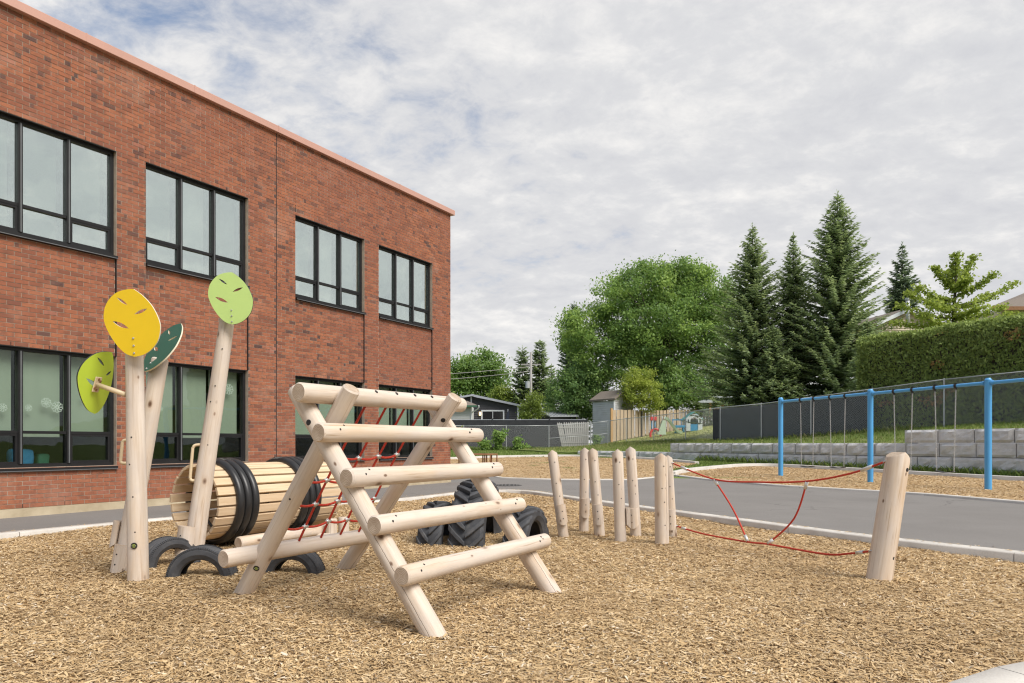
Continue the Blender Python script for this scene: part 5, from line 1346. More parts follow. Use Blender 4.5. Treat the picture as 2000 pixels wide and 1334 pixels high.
# dark grey house
dh = empty('dark_house', P(960, 835, 68), 'dark grey sided bungalow with low sloping roof beyond the black fence', 'house')
Zd = 68.0
mb = MB(); prism(mb, [P(860, 840, Zd), P(1011, 840, Zd), P(1011, 791, Zd), P(922, 774, Zd), P(860, 786, Zd)], BK)
zt_f = lambda f: float(np.interp(860 + 151 * f, [860, 922, 1011], [P(0, 786, Zd).z, P(0, 774, Zd).z, P(0, 791, Zd).z]))
siding(mb, P(860, 840, Zd), P(1011, 840, Zd), P(0, 838, Zd).z, P(0, 774, Zd).z, FRT, 0.20, ztop=zt_f); mb.build('wall', 'siding_dark', dh)
mb = MB(); prism(mb, [P(921, 774, Zd - .5), P(1023, 795.5, Zd - .5), P(1023, 791.5, Zd - .5), P(921, 769.5, Zd - .5)], BK * 1.1); rfo = mb.build('roof', 'fascia_grey', dh)
mb = MB(); prism(mb, [P(855, 784.5, Zd - .6), P(925, 773, Zd - .6), P(925, 769.6, Zd - .6), P(855, 781, Zd - .6)], BK * 1.1); mb.build('roof', 'fascia_grey', dh)
for (u0, u1, v0, v1) in ((919, 921.8, 773, 840), (1010, 1013.5, 793, 840)):
    mb = MB(); prism(mb, [P(u0, v1, Zd - .08), P(u1, v1, Zd - .08), P(u1, v0, Zd - .08), P(u0, v0, Zd - .08)], Vector((0, .07, 0))); mb.build('corner_trim', 'trim_white', dh)
def plain_window(par, u0, u1, v0, v1, Z, fw=2.6, cols=2):
    mb = MB(); a, b = P(u0, v1, Z), P(u1, v0, Z); k = fw / FPX * Z
    for (x0, x1, z0, z1) in ((a.x, b.x, b.z - k, b.z), (a.x, b.x, a.z, a.z + k), (a.x, a.x + k, a.z + k, b.z - k), (b.x - k, b.x, a.z + k, b.z - k)): mb.aabox((x0, Z - .12, z0), (x1, Z - .04, z1))
    for i in range(1, cols): x = a.x + k + (b.x - a.x - 2 * k) * i / cols; mb.aabox((x - k * .2, Z - .10, a.z + k), (x + k * .2, Z - .05, b.z - k))
    wn_ = mb.build('window', 'trim_white', par)
    for i in range(cols):
        x0 = a.x + k + (b.x - a.x - 2 * k) * i / cols + k * .2; x1 = a.x + k + (b.x - a.x - 2 * k) * (i + 1) / cols - k * .2
        mb = MB(); mb.aabox((x0, Z - .07, a.z + k), (x1, Z - .06, b.z - k)); mb.build('pane', 'dark_glass', wn_)
plain_window(dh, 940, 985, 801, 830, Zd)
lp = P(937.5, 808, Zd - .12); mb = MB(); mb.box(lp, Vector((1, 0, 0)), Vector((0, 1, 0)), UP, 0.09, 0.07, 0.17); mb.build('wall_lamp', 'lamp_glow', dh)
# white sided house corner
wh = empty('white_house', P(895, 840, 62), 'white sided house corner with green gutter beside the school building', 'house')
Zw = 62.0
mb = MB(); prism(mb, [P(840, 850, Zw), P(921, 850, Zw), P(921, 793, Zw), P(840, 793, Zw)], Vector((0, 3.6, 0))); siding(mb, P(840, 850, Zw), P(921, 850, Zw), P(0, 848, Zw).z, P(0, 793, Zw).z, FRT, 0.15); mb.build('wall', 'siding_white', wh)
mb = MB(); prism(mb, [P(835, 792.5, Zw - .5), P(932, 792.5, Zw - .5), P(912, 784, Zw + 1.5), P(835, 784, Zw + 1.5)], Vector((0, .15, .06))); mb.build('roof', 'shingle', wh)
mb = MB(); a, b = P(835, 795, Zw - .6), P(932, 791.6, Zw - .6); mb.aabox((a.x, Zw - .7, a.z), (b.x, Zw - .52, b.z)); mb.build('gutter', 'green_gutter', wh)
mb = MB(); mb.tube(smooth_path([P(935, 792, Zw - .7), P(934.5, 797, Zw - .6), P(928, 802, Zw - .3), P(921.5, 806, Zw - .12), P(920.5, 812, Zw - .1), P(920.5, 848, Zw - .1)], 4), 0.055, 8); mb.build('downpipe', 'trim_white', wh, True)
# low grey shed with metal roof
ls = empty('low_shed', P(1090, 830, 62), 'low dark shed with ribbed grey metal roof behind the black fence', 'shed')
mb = MB(); prism(mb, [P(1057, 845, 61), P(1076, 845, 60), P(1076, 814.5, 60), P(1057, 808, 61)], Vector((2.6, 1.6, 0))); mb.build('wall', 'siding_dark', ls)
r0, r1, r2, r3 = P(1074, 814.5, 59.8), P(1131, 814, 61.2), P(1120, 807, 63.5), P(1053, 805.5, 62)
mb = MB(); mb.hexa([r0, r1, r2, r3, r0 + UP * .1, r1 + UP * .1, r2 + UP * .1, r3 + UP * .1]); rf_ = mb.build('roof', 'metal_roof', ls)
mb = MB()
for i in range(9): f = (i + .5) / 9; mb.tube([r0.lerp(r1, f) + UP * .12, r3.lerp(r2, f) + UP * .12], 0.03, 4)
mb.build('roof_ribs', 'metal_roof', rf_)['kind'] = 'stuff'
# grey sided shed by the timber fence
gs = empty('garden_shed', P(1195, 850, 57), 'grey sided garden shed with brown shingle roof next to the timber fence', 'shed')
g0, g1, g2 = P(1158, 862, 59.2), P(1200, 862, 57.0), P(1236, 862, 58.8); zlo, zhi = 0.5, P(0, 783, 58).z
mb = MB(); g3 = g0 + (g2 - g1); 
for p in (g0, g1, g2, g3): p.z = 0
mb.hexa([Vector((p.x, p.y, zlo)) for p in (g0, g1, g2, g3)] + [Vector((p.x, p.y, zhi)) for p in (g0, g1, g2, g3)])
siding(mb, g0, g1, zlo, zhi, Vector((g1.y - g0.y, -(g1.x - g0.x), 0)), 0.17); siding(mb, g1, g2, zlo, zhi, Vector((g2.y - g1.y, -(g2.x - g1.x), 0)), 0.17); mb.build('wall', 'siding_grey', gs)
mb = MB(); mb.box(Vector((g1.x, g1.y, (zlo + zhi) / 2)), Vector((1, 0, 0)), Vector((0, 1, 0)), UP, 0.06, 0.06, (zhi - zlo) / 2 - .01); mb.build('corner_trim', 'trim_white', gs)
ra, rb_ = Vector((g0.x, g0.y, zhi)) + (g0 - g1) * 0.08 + (g1 - g2) * 0.10, Vector((g1.x, g1.y, zhi)) + (g1 - g0) * 0.10 + (g1 - g2) * 0.10
dv = (g2 - g1); rc, rd = ra + dv * 0.62 + UP * 0.78, rb_ + dv * 0.62 + UP * 0.78; re, rf2 = ra + dv * 1.22, rb_ + dv * 1.22
mb = MB(); q = UP * 0.14
mb.hexa([ra, rb_, rd, rc, ra + q, rb_ + q, rd + q, rc + q]); mb.hexa([rc, rd, rf2, re, rc + q, rd + q, rf2 + q, re + q]); mb.build('roof', 'shingle', gs)
mb = MB(); mb.add([Vector((g1.x, g1.y, zhi)), Vector((g2.x, g2.y, zhi)), rd - UP * .05 - (g1 - g0) * .09], [(0, 1, 2)]); mb.build('gable', 'siding_grey', gs)
# gazebo under the spruces
gz = empty('gazebo', P(1385, 800, 60), 'navy garden gazebo with pale pitched roof half hidden under the spruces', 'gazebo')
mb = MB(); prism(mb, [P(1372, 812, 60.5), P(1440, 812, 60.5), P(1440, 783, 60.5), P(1372, 783, 60.5)], Vector((0, 2.5, 0))); mb.build('canvas_wall', 'navy_canvas', gz)
mb = MB(); rp_ = [P(1363, 785, 59.4), P(1450, 783, 59.4), P(1450, 782, 63.4), P(1363, 782, 63.4)]; apx = P(1408, 766, 61.2)
mb.add(rp_ + [apx] + [p - UP * .1 for p in rp_], [(0, 1, 4), (1, 2, 4), (2, 3, 4), (3, 0, 4), (5, 6, 1, 0), (6, 7, 2, 1), (7, 8, 3, 2), (8, 5, 0, 3), (8, 7, 6, 5)]); mb.build('roof', 'metal_roof', gz)
for u in (1387, 1436): mb = MB(); a = P(u, 815, 59.6); b = P(u, 786, 59.6); mb.aabox((a.x - .09, 59.5, a.z), (a.x + .09, 59.68, b.z)); mb.build('post', 'cedar_post', gz)
mb = MB(); a = P(1388.5, 812, 59.62); b = P(1434.5, 792, 59.62); 
for i in range(16):
    x0 = a.x + (b.x - a.x) * i / 16; mb.tube([Vector((x0, 59.6, a.z)), Vector((min(x0 + .9, b.x), 59.6, b.z))], 0.02, 4); mb.tube([Vector((x0, 59.63, b.z)), Vector((min(x0 + .9, b.x), 59.63, a.z))], 0.02, 4)
mb.build('lattice', 'cedar_post', gz)['kind'] = 'stuff'
# beige house on the right
bh = empty('beige_house', P(1765, 660, 50), 'beige sided gable house with steel chimney behind the hedge', 'house')
Zb = 50.0
mb = MB(); prism(mb, [P(1722, 700, Zb), P(1822, 700, Zb), P(1822, 626, Zb), P(1776, 605, Zb), P(1722, 629, Zb)], Vector((-1.5, 10, 0)))
zt_g = lambda f: float(np.interp(1722 + 100 * f, [1722, 1776, 1822], [P(0, 629, Zb).z, P(0, 605, Zb).z, P(0, 626, Zb).z]))
siding(mb, P(1722, 700, Zb), P(1822, 700, Zb), P(0, 699, Zb).z, P(0, 605, Zb).z, FRT, 0.16, ztop=zt_g); mb.build('wall', 'siding_beige', bh)
for (a, b) in ((P(1712, 633.5, Zb - .35), P(1776, 604.5, Zb - .35)), (P(1776, 604.5, Zb - .35), P(1832, 630.5, Zb - .35))):
    mb = MB(); dp = Vector((-1.55, 10.4, 0)); mb.hexa([a, b, b + dp, a + dp, a + UP * .14, b + UP * .14, b + dp + UP * .14, a + dp + UP * .14]); rf_ = mb.build('roof', 'shingle', bh)
    mb = MB(); f_ = Vector((0, -.05, 0)); mb.hexa([a + f_ - UP * .12, b + f_ - UP * .12, b + f_ * .1 - UP * .12, a + f_ * .1 - UP * .12, a + f_ + UP * .15, b + f_ + UP * .15, b + f_ * .1 + UP * .15, a + f_ * .1 + UP * .15]); mb.build('fascia', 'trim_white', rf_)
mb = MB(); mb.tube([P(1773, 640, 49.3), P(1773, 586, 49.3)], 0.135, 14); ch_ = mb.build('chimney', 'galvanised', bh, True)
mb = MB(); mb.tube([P(1773, 586, 49.3), P(1773, 582, 49.3)], 0.17, 14); mb.build('chimney_cap', 'galvanised', ch_)
# roof at the right edge
eh = empty('brown_roofed_house', P(1990, 640, 44), 'house corner with dark shingle roof rising above the hedge at the right edge', 'house')
mb = MB(); prism(mb, [P(1955, 690, 45), P(2120, 690, 45), P(2120, 604, 45), P(1955, 604, 45)], Vector((0, 8, 0))); mb.build('wall', 'siding_beige', eh)
a, b, c_, d_ = P(1936, 603.5, 44), P(2140, 603.5, 44), P(2140, 540, 49), P(2042, 560, 49)
mb = MB(); q = UP * .16; mb.hexa([a, b, c_, d_, a + q, b + q, c_ + q, d_ + q]); rf_ = mb.build('roof', 'shingle', eh)
mb = MB(); mb.aabox((a.x, 43.86, a.z - .08), (b.x, 43.99, a.z + .14)); mb.build('fascia', 'bench_wood', rf_)

# ================================================================== TOYS, BENCH, POLE
def ground_at(u, Z):
    x = (u - UC) / FPX * Z; return Vector((x, Z, hillat(x, Z)))
g = ground_at(1281, 55.0); rt_o = empty('toy_climber', g, 'small red plastic climber toy by the timber fence', 'toy')
mb = MB(); mb.tube(smooth_path([g + Vector((-.42, 0, 0)), g + Vector((-.40, 0, .35)), g + Vector((-.2, 0, .58)), g + Vector((.08, 0, .60)), g + Vector((.32, 0, .38)), g + Vector((.38, 0, 0))], 5), 0.085, 10); mb.build('arch', 'red_plastic', rt_o, True)
mb = MB(); mb.box(g + Vector((-.18, .1, 1.42)), Vector((1, 0, 0)), Vector((0, 1, 0)), UP, .24, .24, .14); o = mb.build('canopy', 'red_plastic', rt_o); bevel(o, 0.05, 2)
for dx in (-.30, -.05): mb = MB(); mb.tube([g + Vector((dx, .1, .4)), g + Vector((dx, .1, 1.30))], 0.05, 8); mb.build('column', 'sky_plastic', rt_o, True)
g = ground_at(1318, 55.0); sl_ = empty('toy_slide', g, 'pale mint toddler slide with blue steps on the sloping lawn', 'toy slide')
vs_, fs = [], []
path = smooth_path([g + Vector((-.75, .1, 1.22)), g + Vector((-.5, .1, 1.10)), g + Vector((-.1, 0, .55)), g + Vector((.25, 0, .16)), g + Vector((.55, 0, .10))], 4)
for p in path:
    for (y, z) in ((-.24, .16), (-.20, 0.0), (.20, 0.0), (.24, .16), (.27, .16), (.22, -.05), (-.22, -.05), (-.27, .16)): vs_.append(p + Vector((0, y, z)))
for i in range(len(path) - 1):
    for k in range(8): fs.append((i * 8 + k, i * 8 + (k + 1) % 8, i * 8 + 8 + (k + 1) % 8, i * 8 + 8 + k))
mk('chute', vs_, fs, 'mint_plastic', sl_, g)
for dx in (-.95, -.72): mb = MB(); mb.tube([g + Vector((dx, .1, 1.1)), g + Vector((dx, .1, 1.42))], 0.035, 8); mb.build('handle', 'offwhite_plastic', sl_, True)
mb = MB()
for k in range(4): mb.box(g + Vector((-.85 - .12 * (3 - k), .1, .14 + .28 * k)), Vector((1, 0, 0)), Vector((0, 1, 0)), UP, .14, .22, .05)
mb.hexa([g + Vector(v) for v in ((-1.35, -.15, 0), (-.7, -.15, 0), (-.7, .35, 0), (-1.35, .35, 0), (-.95, -.15, 1.1), (-.75, -.15, 1.1), (-.75, .35, 1.1), (-.95, .35, 1.1))]); mb.build('steps', 'mint_plastic', sl_)
g = ground_at(1327, 56.2); tb_ = empty('toy_table', g, 'blue plastic play table behind the toddler slide', 'toy table')
mb = MB(); mb.box(g + Vector((0, 0, .52)), Vector((1, 0, 0)), Vector((0, 1, 0)), UP, .40, .26, .09); o = mb.build('table_top', 'sky_plastic', tb_); bevel(o, .04, 2)
mb = MB(); mb.box(g + Vector((-.15, .1, 1.05)), Vector((1, 0, 0)), Vector((0, 1, 0)), UP, .42, .05, .05); o = mb.build('back_bar', 'sky_plastic', tb_)
for dx in (-.5, .2): mb = MB(); mb.tube([g + Vector((dx, .1, .5)), g + Vector((dx, .1, 1.05))], 0.03, 8); mb.build('upright', 'sky_plastic', tb_, True)
for dx, dy in ((-.3, -.18), (.3, -.18), (-.3, .18), (.3, .18)): mb = MB(); mb.tube([g + Vector((dx, dy, 0)), g + Vector((dx * .9, dy * .9, .45))], 0.055, 8); mb.build('leg', 'sky_plastic', tb_, True)
g = ground_at(1356, 56.0) + UP * 0.0; ph = empty('playhouse', g, 'white plastic playhouse with teal roof and blue half door', 'playhouse')
w2, hh = 0.62, 0.95
prof = [Vector((-w2, 0, 0)), Vector((w2, 0, 0)), Vector((w2, 0, hh)), Vector((.42, 0, hh + .24)), Vector((.15, 0, hh + .36)), Vector((-.15, 0, hh + .36)), Vector((-.42, 0, hh + .24)), Vector((-w2, 0, hh))]
door = [Vector((-.30, 0, .0))] + [Vector((.30 * math.cos(math.pi - a), 0, .80 + .26 * math.sin(a))) for a in [math.pi * k / 8 for k in range(9)]] + [Vector((.30, 0, .0))]
bm = bmesh.new(); es = []
lp_ = [g + p for p in prof[1:]] + [g + prof[0]] + [g + p for p in door]
vv_ = [bm.verts.new(p) for p in lp_]; es = [bm.edges.new((vv_[i], vv_[(i + 1) % len(vv_)])) for i in range(len(vv_))]
bmesh.ops.triangle_fill(bm, edges=es, use_beauty=True); r_ = bmesh.ops.extrude_face_region(bm, geom=list(bm.faces))
for v in [q for q in r_['geom'] if isinstance(q, bmesh.types.BMVert)]: v.co.y += 0.08
bmesh.ops.recalc_face_normals(bm, faces=list(bm.faces)); me = bpy.data.meshes.new('front_wall'); bmesh.ops.translate(bm, vec=-g, verts=bm.verts); bm.to_mesh(me); bm.free(); me.materials.append(MATS['offwhite_plastic'])
link(bpy.data.objects.new('front_wall', me), ph)
for sx_ in (-1, 1): mb = MB(); mb.aabox(g + Vector((sx_ * w2 - .04, .085, 0)), g + Vector((sx_ * w2 + .04, 1.1, hh))); mb.build('side_wall', 'offwhite_plastic', ph)
mb = MB(); mb.aabox(g + Vector((-w2 + .05, 1.0, 0)), g + Vector((w2 - .05, 1.08, hh))); mb.build('back_wall', 'offwhite_plastic', ph)
for sx_ in (-1, 1):
    mb = MB(); a = g + Vector((sx_ * (w2 + .14), .10, hh - .06)); b = g + Vector((0, .10, hh + .50)); dp = Vector((0, 1.15, 0)); mb.hexa([a, b, b + dp, a + dp, a + UP * .06, b + UP * .06, b + dp + UP * .06, a + dp + UP * .06]); mb.build('roof', 'teal_roof_plastic', ph)
    mb = MB(); mb.aabox(g + Vector((sx_ * .46 - .05, -.012, .62)), g + Vector((sx_ * .46 + .05, -.002, .90))); mb.build('window', 'navy_canvas', ph)
mb = MB(); mb.aabox(g + Vector((-.28, .03, 0.0)), g + Vector((.28, .07, .52))); o = mb.build('half_door', 'sky_plastic', ph)
# bench in the far bed
bc = Vector((-1.45, 30.6, H(30.6) + .02)); bn = empty('wooden_bench', bc, 'low brown hexagonal bench on thin legs in the far chip bed', 'bench')
for k in range(6):
    a0, a1 = math.pi / 3 * k + .2, math.pi / 3 * (k + 1) + .2; d0, d1 = Vector((math.cos(a0), math.sin(a0), 0)), Vector((math.cos(a1), math.sin(a1), 0))
    for (ri, ro) in ((0.52, 0.68), (0.70, 0.86)):
        mb = MB(); q = [bc + d0 * ro + UP * .40, bc + d1 * ro + UP * .40, bc + d1 * ri + UP * .40, bc + d0 * ri + UP * .40]; mb.hexa(q + [x + UP * .05 for x in q]); mb.build('plank', 'bench_wood', bn)
    for rr in (.58, .82): mb = MB(); mb.tube([bc + d0 * rr, bc + d0 * rr + UP * .40], 0.028, 8); mb.build('leg', 'bench_wood', bn, True)
# closed patio umbrella
pu = P(992, 830, 66.5); um = empty('patio_umbrella', (pu.x, 66.5, pu.z), 'closed dark patio umbrella in front of the dark house', 'umbrella')
mb = MB(); mb.tube([pu, P(992, 799, 66.5)], 0.03, 8); mb.build('pole', 'galvanised', um, True)
mb = MB(); mb.tube([P(991, 822, 66.5), P(992, 812, 66.5), P(993, 806, 66.5), P(993, 801, 66.5)], 0.19, 8, r1=0.03); mb.build('folded_canopy', 'navy_canvas', um)
# utility pole with transformer, wires
up_ = P(1037, 820, 80); ut = empty('utility_pole', (up_.x, 80, 0.6), 'weathered utility pole with grey transformer can among the conifers', 'utility pole')
mb = MB(); mb.tube([Vector((up_.x, 80, .3)), P(1037, 688, 80)], 0.17, 12, r1=0.12); mb.build('pole', 'pole_wood', ut, True)
mb = MB(); a, b = P(1030.5, 758, 79.7), P(1030.5, 746, 79.7); mb.tube([a, b, b + UP * .06], 0.24, 14); mb.build('transformer', 'galvanised', ut)
mb = MB(); a = P(1037, 712, 80); mb.box(a, Vector((1, 0, 0)), Vector((0, 1, 0)), UP, 1.1, .06, .07); mb.build('crossarm', 'pole_wood', ut)
for (dz, sag, va) in ((0.0, 0.7, 716), (-0.5, 0.8, 725)):
    a = P(1037, va, 80); mb = MB(); mb.tube(catenary(a, Vector((-32, 78, a.z - 1.2)), sag, 16), 0.035, 5); w_ = mb.build('power_line', 'pole_wood', None, True)
    tag(w_, 'upper overhead line running left from the utility pole' if dz == 0 else 'lower overhead line running left from the utility pole', 'power line')
# manhole
mc = G(992, 948, 0.004); mb = MB(); mb.tube([mc - UP * .02, mc + UP * .008], 0.36, 28)
for r_ in (0.12, 0.2, 0.28):
    for k in range(int(r_ * 60)): a = 2 * math.pi * k / int(r_ * 60); mb.box(mc + Vector((math.cos(a) * r_, math.sin(a) * r_, .012)), Vector((1, 0, 0)), Vector((0, 1, 0)), UP, .018, .018, .004)
mo = mb.build('manhole_cover', 'cast_iron'); tag(mo, 'round cast iron manhole cover set in the asphalt path', 'manhole cover')

# ================================================================== VEGETATION
def leaf_quads(c, size, up=0.3, aspect=0.6, r=None):
    """c (n,3) -> random leaf quads; folded as rhombs"""
    n = len(c); a = rng.normal(0, 1, (n, 3)); a[:, 2] += 0.0; a /= np.linalg.norm(a, axis=1)[:, None]
    nrm = rng.normal(0, 1, (n, 3)); nrm[:, 2] = np.abs(nrm[:, 2]) + up; b = np.cross(nrm, a); b /= np.linalg.norm(b, axis=1)[:, None] + 1e-9
    s = (size * rng.uniform(0.6, 1.3, n))[:, None]
    return np.stack([c - a * s, c + b * s * aspect, c + a * s, c - b * s * aspect], 1)
def limbs(mb, base, targets, r0, lean=(0, 0), split=0.35):
    base = Vector(base)
    for t, r in targets:
        t = Vector(t); m1 = base.lerp(t, 0.4) + Vector((0, 0, 0.12 * (t - base).length)); mb.tube(smooth_path([base, m1, t], 5), r, 7, r1=r * 0.25)
def tree(name, label, cat, base, lobes, nclump, per, leaf, mat, trunk_r, trunk_top, sig=0.45, surf=0.55, group=None, seed=0, tone=(0.5, 0.2), up=1.0, nstem=1, aspect=0.62):
    """lobes: list of (centre Vector, radii Vector); leaves in clumps set over the lobes' volume"""
    global rng
    keep = rng; rng = np.random.default_rng(seed + 100)
    base = Vector(base); e_ = empty(name, base, label, cat, group)
    vol = np.array([l_[1].x * l_[1].y * l_[1].z for l_ in lobes]) ** 0.75; pk_ = rng.choice(len(lobes), nclump, p=vol / vol.sum())
    C = np.array([tuple(l_[0]) for l_ in lobes]); Rd = np.array([tuple(l_[1]) for l_ in lobes])
    d = rng.normal(0, 1, (nclump, 3)); d /= np.linalg.norm(d, axis=1)[:, None]
    rad = np.where(rng.random(nclump) < surf, rng.uniform(0.76, 1.12, nclump), rng.uniform(0.25, 0.9, nclump))
    cc = C[pk_] + d * rad[:, None] * Rd[pk_]
    sz = rng.uniform(0.6, 1.35, nclump) * sig; ct = rng.normal(tone[0], tone[1], nclump) + rng.normal(0, 0.13, len(lobes))[pk_]
    ctr = np.repeat(cc, per, 0); off = rng.normal(0, 1, (nclump * per, 3)) * np.repeat(sz, per)[:, None] * np.array([1, 1, 0.72])
    pts = ctr + off; pts[:, 2] = np.maximum(pts[:, 2], base.z + 0.15)
    tn = np.repeat(ct, per) + rng.normal(0, 0.13, len(pts))
    quads_mesh('crown', leaf_quads(pts, np.full(len(pts), leaf), up, aspect), tn, mat, e_)
    mb = MB(); tops = []
    for k in range(nstem):
        o_ = Vector((0.35 * math.cos(k * 2.4), 0.3 * math.sin(k * 2.4), 0)) * (0 if nstem == 1 else 1)
        tp_ = Vector(trunk_top) + o_ * 3.5; mb.tube(smooth_path([base - UP * .2 + o_ * .4, base.lerp(tp_, .5) + o_ * .2, tp_], 6), trunk_r, 10, r1=trunk_r * 0.45)
        sel = rng.choice(nclump, min(nclump, 10 + nclump // (14 * nstem)), False)
        for j in sel:
            f = rng.uniform(0.35, 1.0); s_ = base.lerp(tp_, f); t_ = Vector(cc[j].tolist())
            if t_.z < s_.z - 1.0: continue
            mb.tube(smooth_path([s_, s_.lerp(t_, .5) + UP * 0.10 * (t_ - s_).length, t_], 4), trunk_r * 0.34, 6, r1=trunk_r * 0.07)
    mb.build('trunk', 'bark', e_, True); rng = keep; return e_
def V3(*a): return Vector(a)
def lobe(u, v, Z, ru, rv, rz): k = Z / FPX; return (P(u, v, Z), V3(ru * k, rz, rv * k))
def gbase(u, Z, hillside=True):
    x = (u - UC) / FPX * Z; return Vector((x, Z, hillat(x, Z) if hillside else H(min(Z, 60))))
# the big maple
Zm = 64
tree('maple_tree', 'large broad green maple towering over the gardens behind the shed', 'tree', gbase(1290, Zm), [lobe(1255, 612, Zm, 92, 92, 3.6), lobe(1365, 600, Zm + 1, 62, 86, 3.4), lobe(1162, 668, Zm, 66, 70, 3.0), lobe(1310, 660, Zm - 1.5, 105, 72, 3.4), lobe(1225, 705, Zm - 1, 85, 52, 3.0), lobe(1398, 655, Zm, 48, 78, 2.6), lobe(1345, 535, Zm, 30, 30, 1.6), lobe(1270, 530, Zm, 30, 26, 1.6), lobe(1190, 590, Zm, 36, 40, 1.8), lobe(1405, 590, Zm, 30, 44, 1.8), lobe(1120, 655, Zm + 1, 32, 50, 2.0), lobe(1255, 560, Zm + .5, 50, 46, 2.4), lobe(1330, 560, Zm + .5, 46, 50, 2.2)], 640, 165, 0.118, 'leaf_maple', 0.30, P(1292, 640, Zm), 0.46, 0.82, None, 1, (0.5, 0.26), nstem=3)
tree('broadleaf_tree', 'rounded green tree rising behind the dark house at the school corner', 'tree', gbase(935, 92, False), [lobe(932, 742, 92, 52, 52, 3), lobe(915, 718, 92, 34, 30, 2), lobe(960, 730, 92, 32, 40, 2.2), lobe(900, 755, 92, 34, 40, 2), lobe(968, 768, 92, 36, 26, 2)], 230, 70, 0.19, 'leaf_maple', 0.22, P(935, 730, 92), 0.55, 0.6, None, 2, (0.42, 0.2))
tree('cedar_bush', 'dense dark green cedar clump left of the grey shed', 'tree', gbase(1128, 63, False), [lobe(1128, 765, 63, 48, 52, 2.2), lobe(1100, 785, 63, 36, 40, 1.8), lobe(1160, 778, 63, 30, 44, 1.6), lobe(1135, 740, 63, 30, 32, 1.4)], 260, 80, 0.10, 'leaf_dark', 0.16, P(1128, 750, 63), 0.34, 0.7, None, 3, (0.5, 0.22))
tree('yellow_shrub', 'bright yellow green shrub overhanging the timber fence', 'shrub', gbase(1253, 57.6), [lobe(1252, 758, 57.6, 36, 36, 1.0), lobe(1238, 744, 57.6, 22, 26, .8), lobe(1272, 775, 57.6, 22, 26, .8), lobe(1230, 775, 57.6, 16, 22, .7)], 170, 70, 0.075, 'leaf_lime', 0.07, P(1253, 760, 57.6), 0.24, 0.7, None, 4, (0.72, 0.26))
tree('green_shrub', 'mid green bushy shrub right of the yellow green shrub', 'shrub', gbase(1320, 60.6), [lobe(1322, 755, 60.6, 40, 40, 1.3), lobe(1355, 768, 60.9, 34, 32, 1.2), lobe(1300, 772, 60.4, 26, 30, 1.1)], 210, 70, 0.10, 'leaf_dark', 0.09, P(1322, 750, 60.6), 0.32, 0.7, 'green shrubs behind the timber fence', 5, (0.62, 0.22))
tree('green_shrub', 'green bushy shrub between the gazebo and the tall spruces', 'shrub', gbase(1395, 64), [lobe(1395, 752, 64, 34, 38, 1.6), lobe(1420, 765, 64, 26, 34, 1.4)], 150, 70, 0.10, 'leaf_dark', 0.09, P(1395, 750, 64), 0.32, 0.7, 'green shrubs behind the timber fence', 6, (0.6, 0.22))
tree('young_tree', 'slender pale green young tree beside the dark house', 'tree', gbase(1038, 60, False), [lobe(1040, 798, 60, 20, 26, .9), lobe(1028, 805, 60, 14, 18, .7), lobe(1046, 780, 60, 11, 16, .6)], 80, 50, 0.075, 'leaf_lime', 0.05, P(1039, 785, 60), 0.22, 0.5, None, 7, (0.12, 0.16))
tree('young_tree', 'pale green young tree in front of the rounded green tree', 'tree', gbase(985, 86, False), [lobe(985, 778, 86, 26, 20, 1.2)], 60, 50, 0.13, 'leaf_lime', 0.06, P(985, 778, 86), 0.35, 0.5, None, 8, (0.05, 0.16))
# layered light tree behind the hedge: leaves strung along spreading branches
def layered(name, label, base, Z, brs, mat, leaf, seed):
    r2 = np.random.default_rng(seed); e_ = empty(name, base, label, 'tree'); mb = MB(); pts, tn = [], []
    for (u0, v0, u1, v1, dz, wd) in brs:
        a, b = P(u0, v0, Z), P(u1, v1, Z + dz); path = smooth_path([a, a.lerp(b, .5) - UP * 0.06 * (b - a).length, b], 8); mb.tube(path, 0.045, 6, r1=0.010)
        for p in path[2:]:
            n = 34; q = np.array(tuple(p)) + r2.normal(0, 1, (n, 3)) * np.array([0.15, 0.26, 0.085]) * wd * 0.85; pts.append(q); tn.append(r2.normal(0.5, 0.22, n))
    tr = smooth_path([Vector(base) - UP * .2, P(1862, 640, Z), P(1866, 560, Z), P(1868, 505, Z)], 6); mb.tube(tr, 0.13, 8, r1=0.03); mb.build('trunk', 'bark', e_, True)
    q = np.concatenate(pts); quads_mesh('crown', leaf_quads(q, np.full(len(q), leaf), 0.8, 0.7), np.concatenate(tn), mat, e_)
layered('layered_tree', 'bright green tree with open spreading layers of branches above the hedge', gbase(1862, 38), 38, [(1865, 600, 1984, 552, 1, 1.1), (1866, 580, 1942, 535, -1, 1.0), (1867, 560, 1902, 500, .5, .9), (1868, 540, 1866, 496, 0, .9), (1866, 570, 1826, 522, .5, .8), (1865, 590, 1792, 560, -1, 1.0), (1865, 605, 1772, 572, 1, 1.0), (1864, 622, 1758, 596, -.5, 1.1), (1864, 632, 1745, 630, 1, 1.2), (1864, 625, 1960, 598, -1, 1.2), (1865, 636, 1975, 612, 1, 1.2), (1864, 636, 1800, 615, -1.5, 1.2), (1866, 600, 1930, 575, 1.8, 1.1), (1864, 610, 1830, 580, 1.5, 1.1), (1864, 640, 1900, 628, -1.2, 1.2), (1866, 570, 1890, 545, -1, 1.0), (1866, 560, 1850, 530, 1, .9), (1864, 600, 1815, 590, -2, 1.1), (1865, 615, 1915, 600, -2, 1.1)], 'leaf_lime', 0.085, 21)

